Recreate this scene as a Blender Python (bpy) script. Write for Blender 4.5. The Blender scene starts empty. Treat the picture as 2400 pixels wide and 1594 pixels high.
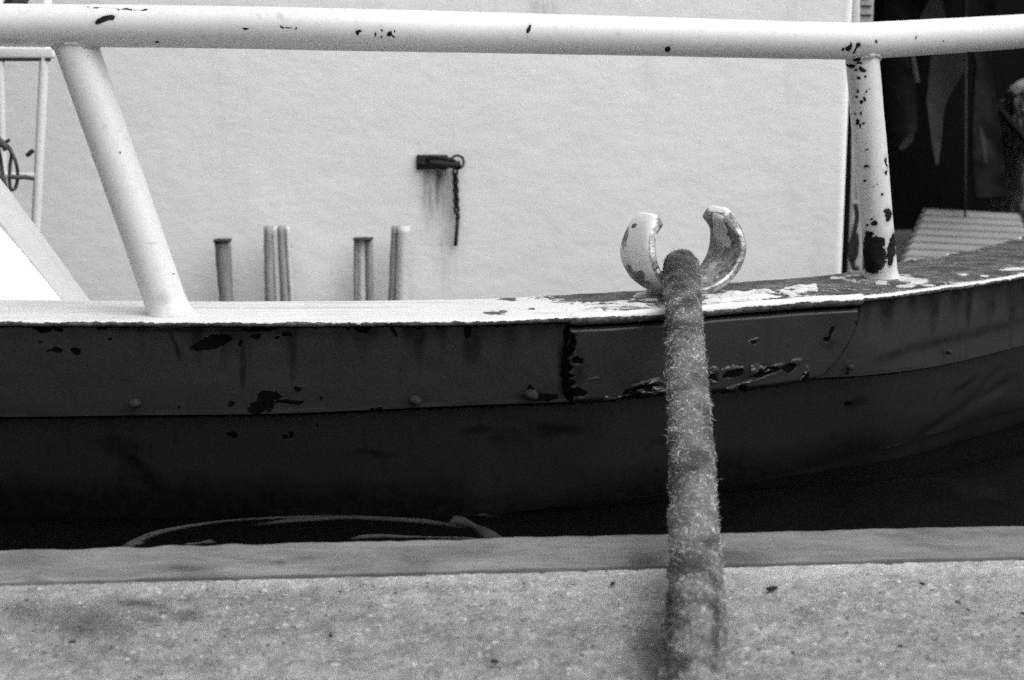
import bpy, bmesh, math, random
import numpy as np
from mathutils import Vector, Matrix

rng = np.random.default_rng(11)
random.seed(5)
scn = bpy.context.scene
COL = scn.collection

# ------------------------------------------------------------------ camera model (for measuring)
CAM = np.array([0.0, 0.0, 0.54])
PITCH = math.radians(10.15)
FPX = 2400 * 50 / 36.0
K = 2400 / 2361.0                      # my measuring pixels -> photograph pixels
FWD = np.array([0, math.cos(PITCH), -math.sin(PITCH)])
UPV = np.array([0, math.sin(PITCH), math.cos(PITCH)])


def ray(x, y):
    x = np.asarray(x, float) * K
    y = np.asarray(y, float) * K
    return (FWD[None] * FPX + np.array([1.0, 0, 0])[None] * np.atleast_1d(x - 1200)[:, None]
            - UPV[None] * np.atleast_1d(y - 797)[:, None])


def UY(x, y, Y):
    """world point at world depth Y measured through photograph point x, y"""
    r = ray(x, y)
    return CAM + r * (np.atleast_1d(np.asarray(Y, float)) / r[:, 1])[:, None]


def UZ(x, y, z):
    r = ray(x, y)
    return CAM + r * ((np.atleast_1d(np.asarray(z, float)) - CAM[2]) / r[:, 2])[:, None]


def proj(P):
    d = P - CAM
    w = d @ FWD
    return (1200 + FPX * d[..., 0] / w) / K, (797 - FPX * (d @ UPV) / w) / K


def pchip(x, xp, fp):
    x = np.asarray(x, float); xp = np.asarray(xp, float); fp = np.asarray(fp, float)
    if fp.ndim == 2:
        return np.stack([pchip(x, xp, fp[:, k]) for k in range(fp.shape[1])], 1)
    h = np.diff(xp); d = np.diff(fp) / h
    m = np.empty_like(xp)
    m[0], m[-1] = d[0], d[-1]
    for i in range(1, len(xp) - 1):
        m[i] = (d[i - 1] * h[i] + d[i] * h[i - 1]) / (h[i] + h[i - 1])
    i = np.clip(np.searchsorted(xp, x) - 1, 0, len(xp) - 2)
    t = (x - xp[i]) / h[i]
    t2, t3 = t * t, t * t * t
    return ((2 * t3 - 3 * t2 + 1) * fp[i] + (t3 - 2 * t2 + t) * h[i] * m[i]
            + (-2 * t3 + 3 * t2) * fp[i + 1] + (t3 - t2) * h[i] * m[i + 1])


# ------------------------------------------------------------------ noise
_perm = rng.random(1 << 16)


def _hash(i, j, k, s):
    h = (i.astype(np.int64) * 374761393 + j.astype(np.int64) * 668265263 + k.astype(np.int64) * 2147483647 + s * 974634777)
    h = (h ^ (h >> 13)) * 1274126177
    return _perm[(h ^ (h >> 16)) & 0xFFFF]


def vnoise(P, scale, seed=0):
    if np.ndim(scale) == 0:
        scale = (scale,) * 3
    q = P * np.array(scale)
    f = np.floor(q); t = q - f; t = t * t * (3 - 2 * t)
    i, j, k = f[..., 0], f[..., 1], f[..., 2]
    out = 0
    for a in (0, 1):
        for b in (0, 1):
            for c in (0, 1):
                w = (t[..., 0] if a else 1 - t[..., 0]) * (t[..., 1] if b else 1 - t[..., 1]) * (t[..., 2] if c else 1 - t[..., 2])
                out = out + w * _hash(i + a, j + b, k + c, seed)
    return out * 2 - 1


def fbm(P, scale, octs=4, seed=0, gain=.5):
    s = np.array(scale if np.ndim(scale) else (scale,) * 3, float)
    out, a, tot = 0, 1.0, 0
    for o in range(octs):
        out = out + a * vnoise(P, s * (2.03 ** o), seed + o * 7)
        tot += a; a *= gain
    return out / tot


def sstep(a, b, x):
    t = np.clip((x - a) / (b - a), 0, 1)
    return t * t * (3 - 2 * t)


def field(P, chips, warp=0, wscale=60, seed=3):
    """signed chip field (>0 inside a chip) for marks measured on the photograph: (x, y, rx, ry, degrees)"""
    x, y = proj(P)
    if warp:
        x = x + warp * fbm(P, wscale, 3, seed)
        y = y + warp * fbm(P, wscale, 3, seed + 40)
        x = x + 3.0 * fbm(P, 190, 3, seed + 80)
        y = y + 3.0 * fbm(P, 190, 3, seed + 90)
    out = np.full(x.shape, -1.0)
    for c in chips:
        cx, cy, rx, ry = c[:4]
        a = math.radians(c[4] if len(c) > 4 else 0)
        dx, dy = x - cx, y - cy
        u = (dx * math.cos(a) + dy * math.sin(a)) / rx
        v = (-dx * math.sin(a) + dy * math.cos(a)) / ry
        np.maximum(out, 1 - np.sqrt(u * u + v * v), out=out)
    return out


# ------------------------------------------------------------------ mesh helpers
class MB:
    def __init__(self):
        self.v, self.f, self.mi, self.at, self.n = [], [], [], {}, 0

    def add(self, verts, faces, mi=0, **attrs):
        verts = np.asarray(verts, float).reshape(-1, 3)
        for k in set(self.at) | set(attrs):
            if k not in self.at:
                self.at[k] = [np.zeros(self.n)]
            a = attrs.get(k, np.zeros(len(verts)))
            self.at[k].append(np.broadcast_to(np.asarray(a, float).reshape(-1) if np.ndim(a) else np.full(len(verts), float(a)), (len(verts),)))
        for F in faces:
            F = np.asarray(F, np.int64)
            if len(F):
                self.f.append(F + self.n); self.mi.append(np.full(len(F), mi))
        self.v.append(verts); self.n += len(verts)

    def grid(self, P, mi=0, close=False, flip=False, **attrs):
        n, m = P.shape[:2]
        I = np.arange(n * m).reshape(n, m)
        if close:
            I = np.concatenate([I, I[:, :1]], 1)
        q = np.stack([I[:-1, :-1], I[1:, :-1], I[1:, 1:], I[:-1, 1:]], -1).reshape(-1, 4)
        if flip:
            q = q[:, ::-1]
        self.add(P.reshape(-1, 3), [q], mi, **attrs)

    def tube(self, path, r, seg=16, mi=0, caps=True, aspect=None, **attrs):
        path = np.asarray(path, float); n = len(path)
        r = np.broadcast_to(np.asarray(r, float), (n,))
        T = np.gradient(path, axis=0); T /= np.linalg.norm(T, axis=1)[:, None]
        ref = np.array([0, 0, 1.0]) if abs(T[0, 2]) < .9 else np.array([1.0, 0, 0])
        N = np.empty_like(T)
        v = ref - T[0] * (ref @ T[0]); v /= np.linalg.norm(v)
        for i in range(n):
            v = v - T[i] * (v @ T[i]); v /= np.linalg.norm(v); N[i] = v
        B = np.cross(T, N)
        a = np.linspace(0, 2 * np.pi, seg, endpoint=False)
        P = path[:, None] + r[:, None, None] * (np.cos(a)[None, :, None] * N[:, None] + np.sin(a)[None, :, None] * B[:, None])
        base = self.n
        self.grid(P, mi, close=True, **attrs)
        if caps:
            self.add(np.zeros((0, 3)), [])
            I = np.arange(seg)
            self.f.append((base + I)[None]); self.mi.append(np.array([mi]))
            self.f.append((base + (n - 1) * seg + I[::-1])[None]); self.mi.append(np.array([mi]))
        return P

    def bm(self, bm, mi=0):
        bm.verts.index_update()
        v = np.array([p.co[:] for p in bm.verts])
        by = {}
        for f in bm.faces:
            by.setdefault(len(f.verts), []).append([p.index for p in f.verts])
        self.add(v, [np.array(x) for x in by.values()], mi)
        bm.free()

    def box(self, c, s, mi=0, bevel=.003, rot=None):
        bm = bmesh.new()
        bmesh.ops.create_cube(bm, size=1)
        bmesh.ops.scale(bm, vec=s, verts=bm.verts)
        if bevel:
            bmesh.ops.bevel(bm, geom=bm.edges[:], offset=bevel, segments=2, affect='EDGES', profile=.6)
        if rot is not None:
            bmesh.ops.transform(bm, matrix=rot.to_4x4() if len(rot) == 3 else rot, verts=bm.verts)
        bmesh.ops.translate(bm, vec=c, verts=bm.verts)
        self.bm(bm, mi)

    def build(self, name, mats, parent=None, smooth=True, angle=None):
        me = bpy.data.meshes.new(name)
        V = np.concatenate(self.v)
        loops = np.concatenate([F.reshape(-1) for F in self.f])
        cnt = np.concatenate([np.full(len(F), F.shape[1]) for F in self.f])
        me.vertices.add(len(V)); me.vertices.foreach_set('co', V.astype(np.float32).reshape(-1))
        me.loops.add(len(loops)); me.loops.foreach_set('vertex_index', loops.astype(np.int32))
        me.polygons.add(len(cnt))
        me.polygons.foreach_set('loop_start', np.concatenate([[0], np.cumsum(cnt)[:-1]]).astype(np.int32))
        for m in (mats if isinstance(mats, (list, tuple)) else [mats]):
            me.materials.append(m)
        me.polygons.foreach_set('material_index', np.concatenate(self.mi).astype(np.int32))
        me.update(calc_edges=True)
        me.polygons.foreach_set('use_smooth', np.full(len(cnt), smooth))
        for k, a in self.at.items():
            A = me.attributes.new(k, 'FLOAT', 'POINT')
            A.data.foreach_set('value', np.concatenate(a).astype(np.float32))
        if angle is not None:
            me.set_sharp_from_angle(angle=math.radians(angle))
        o = bpy.data.objects.new(name, me); COL.objects.link(o)
        if parent is not None:
            o.parent = parent
            o.matrix_parent_inverse = Matrix.Translation(parent.location).inverted()
        return o


def thing(name, loc):
    o = bpy.data.objects.new(name, None); COL.objects.link(o); o.location = loc
    return o


def tag(o, label=None, cat=None, group=None, kind=None):
    if label: o['label'] = label
    if cat: o['category'] = cat
    if group: o['group'] = group
    if kind: o['kind'] = kind
    return o


# ------------------------------------------------------------------ materials
class NT:
    def __init__(self, name):
        self.m = bpy.data.materials.new(name); self.m.use_nodes = True
        self.t = self.m.node_tree; self.t.nodes.clear()
        self.out = self.t.nodes.new('ShaderNodeOutputMaterial')
        self.b = self.t.nodes.new('ShaderNodeBsdfPrincipled')
        self.t.links.new(self.b.outputs[0], self.out.inputs[0])
        self.co = self.t.nodes.new('ShaderNodeTexCoord').outputs['Object']

    def _in(self, sock, v):
        if isinstance(v, bpy.types.NodeSocket):
            self.t.links.new(v, sock)
        elif v is not None:
            if sock.type == 'RGBA' and not hasattr(v, '__len__'):
                v = (v, v, v, 1)
            sock.default_value = v

    def math(self, op, a, b=None, c=None, clamp=False):
        n = self.t.nodes.new('ShaderNodeMath'); n.operation = op; n.use_clamp = clamp
        self._in(n.inputs[0], a)
        if b is not None: self._in(n.inputs[1], b)
        if c is not None: self._in(n.inputs[2], c)
        return n.outputs[0]

    def scaled(self, s):
        n = self.t.nodes.new('ShaderNodeMapping'); self.t.links.new(self.co, n.inputs['Vector'])
        n.inputs['Scale'].default_value = s
        return n.outputs[0]

    def noise(self, scale, detail=4, rough=.6, vec=None, dist=0):
        n = self.t.nodes.new('ShaderNodeTexNoise')
        self._in(n.inputs['Vector'], vec if vec is not None else self.co)
        n.inputs['Scale'].default_value = scale; n.inputs['Detail'].default_value = detail
        n.inputs['Roughness'].default_value = rough; n.inputs['Distortion'].default_value = dist
        return n.outputs[0]

    def voro(self, scale, vec=None, feature='F1'):
        n = self.t.nodes.new('ShaderNodeTexVoronoi'); n.feature = feature
        self._in(n.inputs['Vector'], vec if vec is not None else self.co)
        n.inputs['Scale'].default_value = scale
        return n.outputs['Distance'], n.outputs['Color']

    def ramp(self, v, a, b, lo=0.0, hi=1.0, smooth=True):
        n = self.t.nodes.new('ShaderNodeMapRange')
        n.interpolation_type = 'SMOOTHSTEP' if smooth else 'LINEAR'
        self._in(n.inputs[0], v)
        for k, x in zip((1, 2, 3, 4), (a, b, lo, hi)): n.inputs[k].default_value = x
        return n.outputs[0]

    def mix(self, f, a, b):                    # scalar mix
        n = self.t.nodes.new('ShaderNodeMix'); n.data_type = 'FLOAT'
        self._in(n.inputs[0], f); self._in(n.inputs[2], a); self._in(n.inputs[3], b)
        return n.outputs[0]

    def attr(self, name):
        n = self.t.nodes.new('ShaderNodeAttribute'); n.attribute_name = name
        return n.outputs['Fac']

    def bump(self, h, dist=.001, strength=1.0, normal=None):
        n = self.t.nodes.new('ShaderNodeBump')
        n.inputs['Distance'].default_value = dist; n.inputs['Strength'].default_value = strength
        self._in(n.inputs['Height'], h)
        if normal is not None: self._in(n.inputs['Normal'], normal)
        return n.outputs[0]

    def fin(self, col, rough=.6, normal=None, metal=0.0, spec=.5):
        c = self.t.nodes.new('ShaderNodeCombineColor')
        for k in range(3): self._in(c.inputs[k], col)
        self.t.links.new(c.outputs[0], self.b.inputs['Base Color'])
        self._in(self.b.inputs['Roughness'], rough); self._in(self.b.inputs['Metallic'], metal)
        self._in(self.b.inputs['Specular IOR Level'], spec)
        if normal is not None: self.t.links.new(normal, self.b.inputs['Normal'])
        return self.m


def grain(n, amt=.14):
    """fine mottling of a weathered surface, about a millimetre across"""
    return n.math('MULTIPLY_ADD', n.math('SUBTRACT', n.noise(620, 2, .7), .5), amt * 2.4, 1.0)


def worn_paint(name, paint, under, rough=.45, under_rough=.8, escale=140, eamp=.5, var=.08, dirt=.25, dscale=(3, 3, 3), bump=.0006, orange=.25, spec=.5, edge=.05, uspec=.06, umetal=0):
    n = NT(name)
    w = n.math('ADD', n.attr('wear'), n.math('MULTIPLY', n.math('SUBTRACT', n.noise(escale, 5, .65), .5), eamp))
    mask = n.ramp(w, -edge, edge)
    big = n.noise(7, 5, .6)
    fine = n.noise(260, 4, .7)
    p = n.math('MULTIPLY', paint, n.math('MULTIPLY_ADD', n.math('SUBTRACT', big, .5), var * 2, 1.0))
    streak = n.ramp(n.noise(22, 6, .68, n.scaled(dscale)), .54, .78)
    speck = n.ramp(n.noise(330, 3, .6), .665, .74)
    p = n.math('MULTIPLY', p, n.math('SUBTRACT', 1.0, n.math('MULTIPLY', streak, dirt)))
    p = n.math('MULTIPLY', p, n.math('SUBTRACT', 1.0, n.math('MULTIPLY', speck, min(.9, dirt * 1.6))))
    st = n.math('MULTIPLY', n.attr('stain'), n.ramp(n.noise(60, 5, .7), .25, .7, .45, 1.0))
    p = n.math('MULTIPLY', p, n.math('SUBTRACT', 1.0, n.math('MULTIPLY', st, .92)), clamp=True)
    u = n.math('MULTIPLY', n.math('MULTIPLY', under, n.ramp(n.noise(70, 7, .75, n.scaled((.6, 1, 1)), .8), .32, .68, .35, 1.7)), n.ramp(n.noise(16, 5, .7, n.scaled((.7, 1, 1))), .3, .7, .6, 1.45))
    col = n.mix(mask, p, u)
    gate = n.math('MULTIPLY', n.attr('scuff'), 2.2, clamp=True)
    sc = n.ramp(n.math('ADD', n.noise(105, 7, .72, n.scaled((.75, 1, 1.9)), 1.2), n.math('MULTIPLY', n.math('SUBTRACT', gate, 1.0), .55)), .50, .545)
    col = n.mix(sc, col, n.ramp(n.noise(90, 5, .75), .35, .75, .03, .5))
    col = n.math('MULTIPLY', col, grain(n))
    h = n.math('ADD', n.math('MULTIPLY', mask, -1.0), n.math('MULTIPLY', fine, orange))
    h = n.math('ADD', h, n.math('MULTIPLY', sc, .6))
    h = n.math('ADD', h, n.math('MULTIPLY', mask, n.math('MULTIPLY', n.noise(180, 5, .7), .8)))
    rr = n.math('ADD', n.mix(mask, rough, under_rough), n.math('MULTIPLY', n.math('SUBTRACT', big, .5), .25))
    return n.fin(col, rr, n.bump(h, bump), metal=n.mix(mask, 0.0, umetal), spec=n.mix(n.math('MAXIMUM', mask, n.math('MULTIPLY', st, .9)), spec, uspec))


def plain(name, c, rough=.7, scale=60, var=.5, bump=.001, bscale=120, metal=0, spec=.4, vec=None):
    if c < .06: spec = .12
    n = NT(name)
    v = n.math('MULTIPLY_ADD', n.math('SUBTRACT', n.noise(scale, 5, .65, n.scaled(vec) if vec else None), .5), var * 2, 1.0)
    return n.fin(n.math('MULTIPLY', n.math('MULTIPLY', c, v), grain(n)), rough, n.bump(n.noise(bscale, 4, .65), bump), metal, spec)


M = {}
M['rail'] = worn_paint('white_rail_paint', .61, .012, .42, escale=230, eamp=.75, dirt=.24, var=.10, orange=.2)
M['gunwale'] = worn_paint('gunwale_paint', .58, .085, .55, .55, escale=105, eamp=1.35, var=.16, dirt=.36, dscale=(.35, 2, 2), bump=.0016, orange=.2, edge=.06)
M['hull'] = worn_paint('dark_hull_paint', .019, .002, .42, .9, escale=150, eamp=.8, dirt=.65, dscale=(2.6, 2, .22), bump=.0012, orange=.3, spec=.42)
M['hull_low'] = worn_paint('darker_low_hull', .010, .002, .5, .9, escale=90, eamp=.5, dirt=.35, dscale=(.6, 2, 1), bump=.001, orange=.3, spec=.3)  # lowest plating set darker than the hull above
M['chock'] = worn_paint('chock_paint', .68, .33, .4, .34, escale=140, eamp=.75, dirt=.12, bump=.0016, orange=.12, edge=.03, uspec=.8, umetal=.85)
M['rust'] = plain('rusted_iron', .03, .8, 120, .9, .003, 160)
M['bolt'] = plain('painted_bolt', .022, .6, 120, .9, .002, 160)


def wall_mat():
    n = NT('rough_white_plaster')
    big = n.noise(2.2, 5, .6); mid = n.noise(14, 5, .65, n.scaled((1, 1, 1.6)))
    p = n.math('MULTIPLY', .85, n.math('MULTIPLY_ADD', n.math('SUBTRACT', big, .5), .16, 1.0))
    p = n.math('MULTIPLY', p, n.math('MULTIPLY_ADD', n.math('SUBTRACT', mid, .5), .10, 1.0))
    drip = n.ramp(n.noise(9, 5, .6, n.scaled((1.6, 1, .12))), .56, .8)
    p = n.math('MULTIPLY', p, n.math('SUBTRACT', 1.0, n.math('MULTIPLY', drip, .12)))
    spot = n.ramp(n.noise(26, 4, .62), .70, .80)
    p = n.math('MULTIPLY', p, n.math('SUBTRACT', 1.0, n.math('MULTIPLY', spot, .30)))
    st = n.math('MULTIPLY', n.attr('stain'), n.ramp(n.noise(30, 6, .75, n.scaled((3.2, 1, .35))), .32, .68, .25, 1.0))
    p = n.math('MULTIPLY', p, n.math('SUBTRACT', 1.0, n.math('MULTIPLY', st, .97)))
    p = n.math('MULTIPLY', p, grain(n, .08))
    h = n.math('ADD', n.math('MULTIPLY', n.noise(34, 5, .62, n.scaled((1, 1, 1.8))), 1.0), n.math('MULTIPLY', n.noise(150, 3, .6), .25))
    return n.fin(p, .8, n.bump(h, .0015, .6), spec=.2)


M['wall'] = wall_mat()


def concrete():
    n = NT('gritty_concrete')
    big = n.noise(3.2, 5, .6); mid = n.noise(34, 6, .72); fine = n.noise(260, 4, .78)
    p = n.math('MULTIPLY', .25, n.math('MULTIPLY_ADD', n.math('SUBTRACT', big, .5), 1.1, 1.0))
    p = n.math('MULTIPLY', p, n.math('MULTIPLY_ADD', n.math('SUBTRACT', mid, .5), 2.0, 1.0))
    p = n.math('MULTIPLY', p, n.math('MULTIPLY_ADD', n.math('SUBTRACT', fine, .5), 1.9, 1.0))
    for sc, th, val, dr in ((130, .94, .50, .42), (230, .88, .46, .45), (150, .93, .05, .40), (75, .95, .05, .30), (330, .86, .09, .45), (60, .965, .48, .3), (45, .965, .07, .24)):
        d, c = n.voro(sc)
        s = n.t.nodes.new('ShaderNodeSeparateColor'); n.t.links.new(c, s.inputs[0])
        pick = n.math('GREATER_THAN', s.outputs[0], th)
        blob = n.math('MULTIPLY', pick, n.ramp(n.math('ADD', d, n.math('MULTIPLY', n.math('SUBTRACT', fine, .5), .5)), dr, dr - .2))
        p = n.mix(blob, p, val)
    p = n.math('MULTIPLY', p, n.math('SUBTRACT', 1.0, n.math('MULTIPLY', n.attr('stain'), n.ramp(mid, .3, .65, .25, .75))))
    p = n.math('ADD', p, n.math('MULTIPLY', n.attr('scuff'), .22))
    h = n.math('ADD', n.noise(60, 5, .7), n.math('MULTIPLY', fine, .8))
    return n.fin(p, .9, n.bump(h, .006, .9), spec=.25)


M['concrete'] = concrete()


def coping_mat():
    n = NT('weathered_coping')
    s1 = n.noise(34, 7, .72, n.scaled((.35, 1.6, 1)), .6); s2 = n.noise(7, 6, .68, n.scaled((.8, 1.6, 1)), .5)
    p = n.math('MULTIPLY', .135, n.math('MULTIPLY_ADD', n.math('SUBTRACT', s1, .5), 1.1, 1.0))
    p = n.math('MULTIPLY', p, n.math('MULTIPLY_ADD', n.math('SUBTRACT', s2, .5), 2.2, 1.0))
    p = n.math('MULTIPLY', p, n.math('SUBTRACT', 1.0, n.math('MULTIPLY', n.attr('stain'), .6)))
    p = n.math('MULTIPLY', p, grain(n, .2))
    return n.fin(p, .7, n.bump(n.math('ADD', s1, n.math('MULTIPLY', n.noise(200, 4, .7), .3)), .002), spec=.35)


M['coping'] = coping_mat()


def water_mat():
    n = NT('dark_harbour_water')
    n.b.inputs['IOR'].default_value = 1.33
    return n.fin(n.math('MULTIPLY_ADD', n.math('MULTIPLY', n.attr('scum'), n.ramp(n.noise(40, 5, .7), .25, .6, .55, 1.0)), .045, .0025), .03, n.bump(n.noise(9, 3, .5, n.scaled((1, 2.5, 1))), .004, .25), spec=.5)  # ripple reflections are painted into the base colour as pale lines


M['water'] = water_mat()


def rope_mat(name, c, amp):
    n = NT(name)
    big = n.noise(20, 5, .65); mid = n.noise(95, 4, .7)
    p = n.math('MULTIPLY', c, n.math('MULTIPLY_ADD', n.math('SUBTRACT', big, .5), amp, 1.0))
    p = n.math('MULTIPLY', p, n.math('MULTIPLY_ADD', n.math('SUBTRACT', mid, .5), amp, 1.0))
    p = n.math('MULTIPLY', p, n.math('SUBTRACT', 1.0, n.math('MULTIPLY', n.attr('stain'), .65)))
    p = n.math('MULTIPLY', p, n.math('ADD', .55, n.math('MULTIPLY', n.attr('tone'), .9)))
    return n.fin(p, .9, spec=.15)


M['rope'] = rope_mat('rope_core', .10, .9)
M['fibre'] = rope_mat('rope_fibre', .46, 1.9)

# ------------------------------------------------------------------ boat: guide curves
X_BASE = np.array([0, 480, 900, 1150, 1300, 1420, 1530, 1700, 1850, 1985, 2150, 2250, 2361], float)
Y_NEAR = np.array([738, 739, 738, 735, 729, 724, 716, 703, 692, 684, 664, 650, 632], float)
ZG = .21
pB = np.concatenate([[-2500, -1200], X_BASE, [2700, 3100]])
wB = UZ(pB, np.concatenate([[733, 736], Y_NEAR, [572, 520]]), ZG)
pA = np.array([-2500, -1200, 0, 300, 600, 900, 1150, 1280, 1480, 1700, 1920, 2080, 2220, 2361], float)
wA = UZ(pA, np.array([688, 690, 691, 694, 695, 693, 688, 681, 670, 651, 633, 606, 585, 549], float), ZG)
pA = np.concatenate([pA, [2700, 3100]]); wA = np.concatenate([wA, [[1.48, 3.42, ZG], [2.05, 3.62, ZG]]])
fB = lambda p: pchip(p, pB, wB)
fA = lambda p: pchip(p, pA, wA)


def normal_B(p):
    t = fB(np.asarray(p) + 8) - fB(np.asarray(p) - 8)
    t /= np.linalg.norm(t, axis=1)[:, None]
    return np.stack([t[:, 1], -t[:, 0], 0 * t[:, 0]], 1)     # outboard


pC = np.array([-2500, -1200, 0, 300, 700, 900, 1100, 1270, 1400, 1500, 1650, 1800, 1890, 2000, 2200, 2361, 2700, 3100], float)
yC = np.array([985, 970, 965, 961, 955, 946, 937, 931, 925, 913, 905, 890, 875, 868, 840, 800, 715, 630], float)
wC = UY(pC, yC, fB(pC)[:, 1] + .008)
pD = np.array([-2500, -1200, 0, 600, 1140, 1300, 1540, 1700, 1900, 2050, 2361, 2700, 3100], float)
yD = np.array([1215, 1205, 1200, 1198, 1186, 1166, 1131, 1108, 1066, 1031, 935, 830, 720], float)
offD = np.interp(pD, [0, 1140, 2361, 3100], [.10, .10, .16, .2])
wD = UY(pD, yD, fB(pD)[:, 1] + offD)
fC = lambda p: pchip(p, pC, wC)
fD = lambda p: pchip(p, pD, wD)
zc_of = lambda p: fC(p)[:, 2]

boat = thing('moored_boat', (0, 2.6, -.11))
tag(boat, 'dark hulled steel boat with chipped white rail and gunwale moored along the quay', 'boat')


def cols(a, b, fine_a=-60, fine_b=2460, fs=2.0, cs=20):
    return np.concatenate([np.arange(a, fine_a, cs), np.arange(fine_a, fine_b, fs), np.arange(fine_b, b + cs, cs)])


# ---- band (rubbing strake)
HCHIPS = [(485, 790, 44, 15, -14), (465, 797, 22, 12, -10), (510, 783, 26, 10, -12),
          (620, 912, 27, 14, 5), (598, 938, 30, 14, -10), (612, 928, 22, 22), (665, 927, 34, 6, -4), (690, 900, 9, 6), (700, 965, 9, 5),
          (98, 757, 24, 9, 12), (140, 757, 12, 6), (130, 805, 13, 7), (112, 808, 7, 3), (173, 807, 10, 9), (95, 790, 5, 4), (255, 783, 4, 4),
          (530, 933, 8, 8), (660, 772, 13, 6), (592, 776, 12, 7), (558, 790, 6, 10), (640, 780, 6, 4), (600, 760, 40, 5), (235, 755, 12, 5),
          (838, 756, 17, 12), (852, 748, 18, 6), (905, 768, 6, 12, -35), (868, 945, 15, 6), (410, 938, 4, 4), (740, 918, 3, 5), (1080, 760, 8, 16), (1130, 745, 20, 6),
          (1307, 768, 6, 26), (1304, 808, 7, 18), (1298, 848, 8, 26), (1302, 888, 7, 24), (1250, 915, 36, 9), (1318, 912, 18, 10), (1228, 905, 10, 14), (1340, 905, 9, 8),
          (1915, 768, 6, 16, 15), (1905, 785, 8, 6), (1950, 852, 4, 9, 20)]
p = cols(-1600, 3100)
B0, C0, NB = fB(p), fC(p), normal_B(p)
v = np.linspace(0, 1, 110)
P = B0[:, None] * (1 - v)[None, :, None] + C0[:, None] * v[None, :, None]
ztop = B0[:, 2] - .012
P[..., 2] = ztop[:, None] * (1 - v) + C0[:, None, 2] * v
P = P - NB[:, None] * .009
dent = fbm(P, (4, 4, 9), 3, 5) * .0022 + fbm(P, 45, 3, 9) * .0004
P = P + NB[:, None] * (dent * sstep(0, .06, v)[None] * sstep(1, .94, v)[None])[..., None]
x, y = proj(P)
wear = field(P, HCHIPS, 9, 45)
edge = (738 + 0 * x)
ytop = np.interp(x, X_BASE, Y_NEAR)
drip = .45 * vnoise(P * np.array([1, 1, .12]), 55, 21) + .35 * vnoise(P * np.array([1, 1, .15]), 170, 22)
wear = np.maximum(wear, np.where(x < 1340, (14 + 16 * drip - (y - ytop)) / 14, -1))
stain = np.clip((70 + 110 * vnoise(P * np.array([1, 1, .05]), 60, 31) - (y - ytop)) / 90, 0, .85) * sstep(200, 420, x)
stain = np.maximum(stain, .8 * sstep(0, .6, field(P, [(400, 790, 9, 60, -18), (560, 840, 10, 80, 4), (1090, 800, 30, 60, 8), (1300, 845, 22, 90), (1230, 915, 60, 16)], 8, 25)))
# dent shading on the bow part of the band, painted as a dark stripe
cx = np.interp(x, [1990, 2100, 2250, 2361, 2700], [842, 803, 768, 738, 660])
stain = np.maximum(stain, .75 * np.exp(-((y - cx) / 13) ** 2) * sstep(1985, 2050, x))
stain = np.maximum(stain, np.clip((85 + 90 * vnoise(P, (55, 40, 3), 33) - (y - ytop - .25 * (x - 2200))) / 110, 0, .75) * sstep(2200, 2300, x))
mb = MB()
mb.grid(P, wear=wear, stain=stain)  # stain also carries the painted dent shading
# underside of the band, back to the hull
back = C0 + np.array([0, 0, .002]) - NB * .03
mb.grid(np.stack([P[:, -1], back], 1))
band = mb.build('rubbing_band', M['hull'], boat)
tag(band, 'dark flat band under the gunwale with black chips')

# ---- lower strakes
v2 = np.linspace(0, 1, 70); v3 = np.linspace(0, 1, 50) ** 1.3
D0 = fD(p)
C1 = C0 - NB * .022
P2 = C1[:, None] * (1 - v2)[None, :, None] + D0[:, None] * v2[None, :, None]
bul = np.sin(np.pi * v2)[None] * .006 + fbm(P2, (5, 5, 7), 3, 15) * .003 * np.sin(np.pi * v2)[None]
P2 = P2 + NB[:, None] * bul[..., None]
E0 = D0 - NB * np.interp(p, [0, 1140, 2361], [.14, .14, .22])[:, None]; E0[:, 2] = -.5
D1 = D0 - NB * .006
P3 = D1[:, None] * (1 - v3)[None, :, None] + E0[:, None] * v3[None, :, None]
P3 = P3 + NB[:, None] * (fbm(P3, (5, 5, 7), 3, 25) * .004 * sstep(0, .1, v3)[None])[..., None]
# diagonal buckles in the bow plating
for Q, rows in ((P2, [((2330, 880), (2120, 1010), 12), ((2300, 860), (2240, 930), 10)]), (P3, [((2361, 985), (2200, 1090), 18), ((2361, 1060), (2240, 1180), 18), ((2250, 1020), (2080, 1090), 14)])):
    x, y = proj(Q)
    for (x0, y0), (x1, y1), w in rows:
        L = math.hypot(x1 - x0, y1 - y0); ux, uy = (x1 - x0) / L, (y1 - y0) / L
        s = (x - x0) * ux + (y - y0) * uy; d = -(x - x0) * uy + (y - y0) * ux
        Q -= NB[:, None] * (.0045 * np.exp(-(d / w) ** 2) * sstep(-40, 30, s) * sstep(L + 40, L - 40, s))[..., None]
SM2 = [(265, 1022, 60, 24, 5), (300, 1060, 55, 22, 35), (350, 1110, 70, 26, 45), (290, 1130, 25, 70), (870, 1046, 60, 12), (1110, 988, 50, 12), (1180, 1000, 60, 22), (1255, 978, 45, 16, 8), (1300, 990, 90, 16),
       (1975, 935, 30, 11, -28), (1925, 1012, 16, 9, -45), (1930, 1052, 24, 11, -30), (2215, 900, 60, 8, -38), (1520, 1010, 30, 10), (1515, 1080, 20, 10)]
st2 = sstep(-.35, .75, field(P2, SM2, 26, 11)) * np.clip(.62 + .9 * fbm(P2, (16, 16, 9), 4, 17), 0, 1)
st2 = np.maximum(st2, .8 * np.clip((.075 + .06 * fbm(P2, (7, 7, 1), 4, 18) - (P2[..., 2] - -.113)) / .05, 0, 1))  # darkens toward the waterline: shade of the inward-turning plates painted in
w2 = field(P2, [(538, 1003, 13, 8, 20), (670, 1002, 7, 8), (655, 1005, 8, 4), (730, 975, 4, 4), (1960, 930, 10, 6)], 8, 45)
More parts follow.
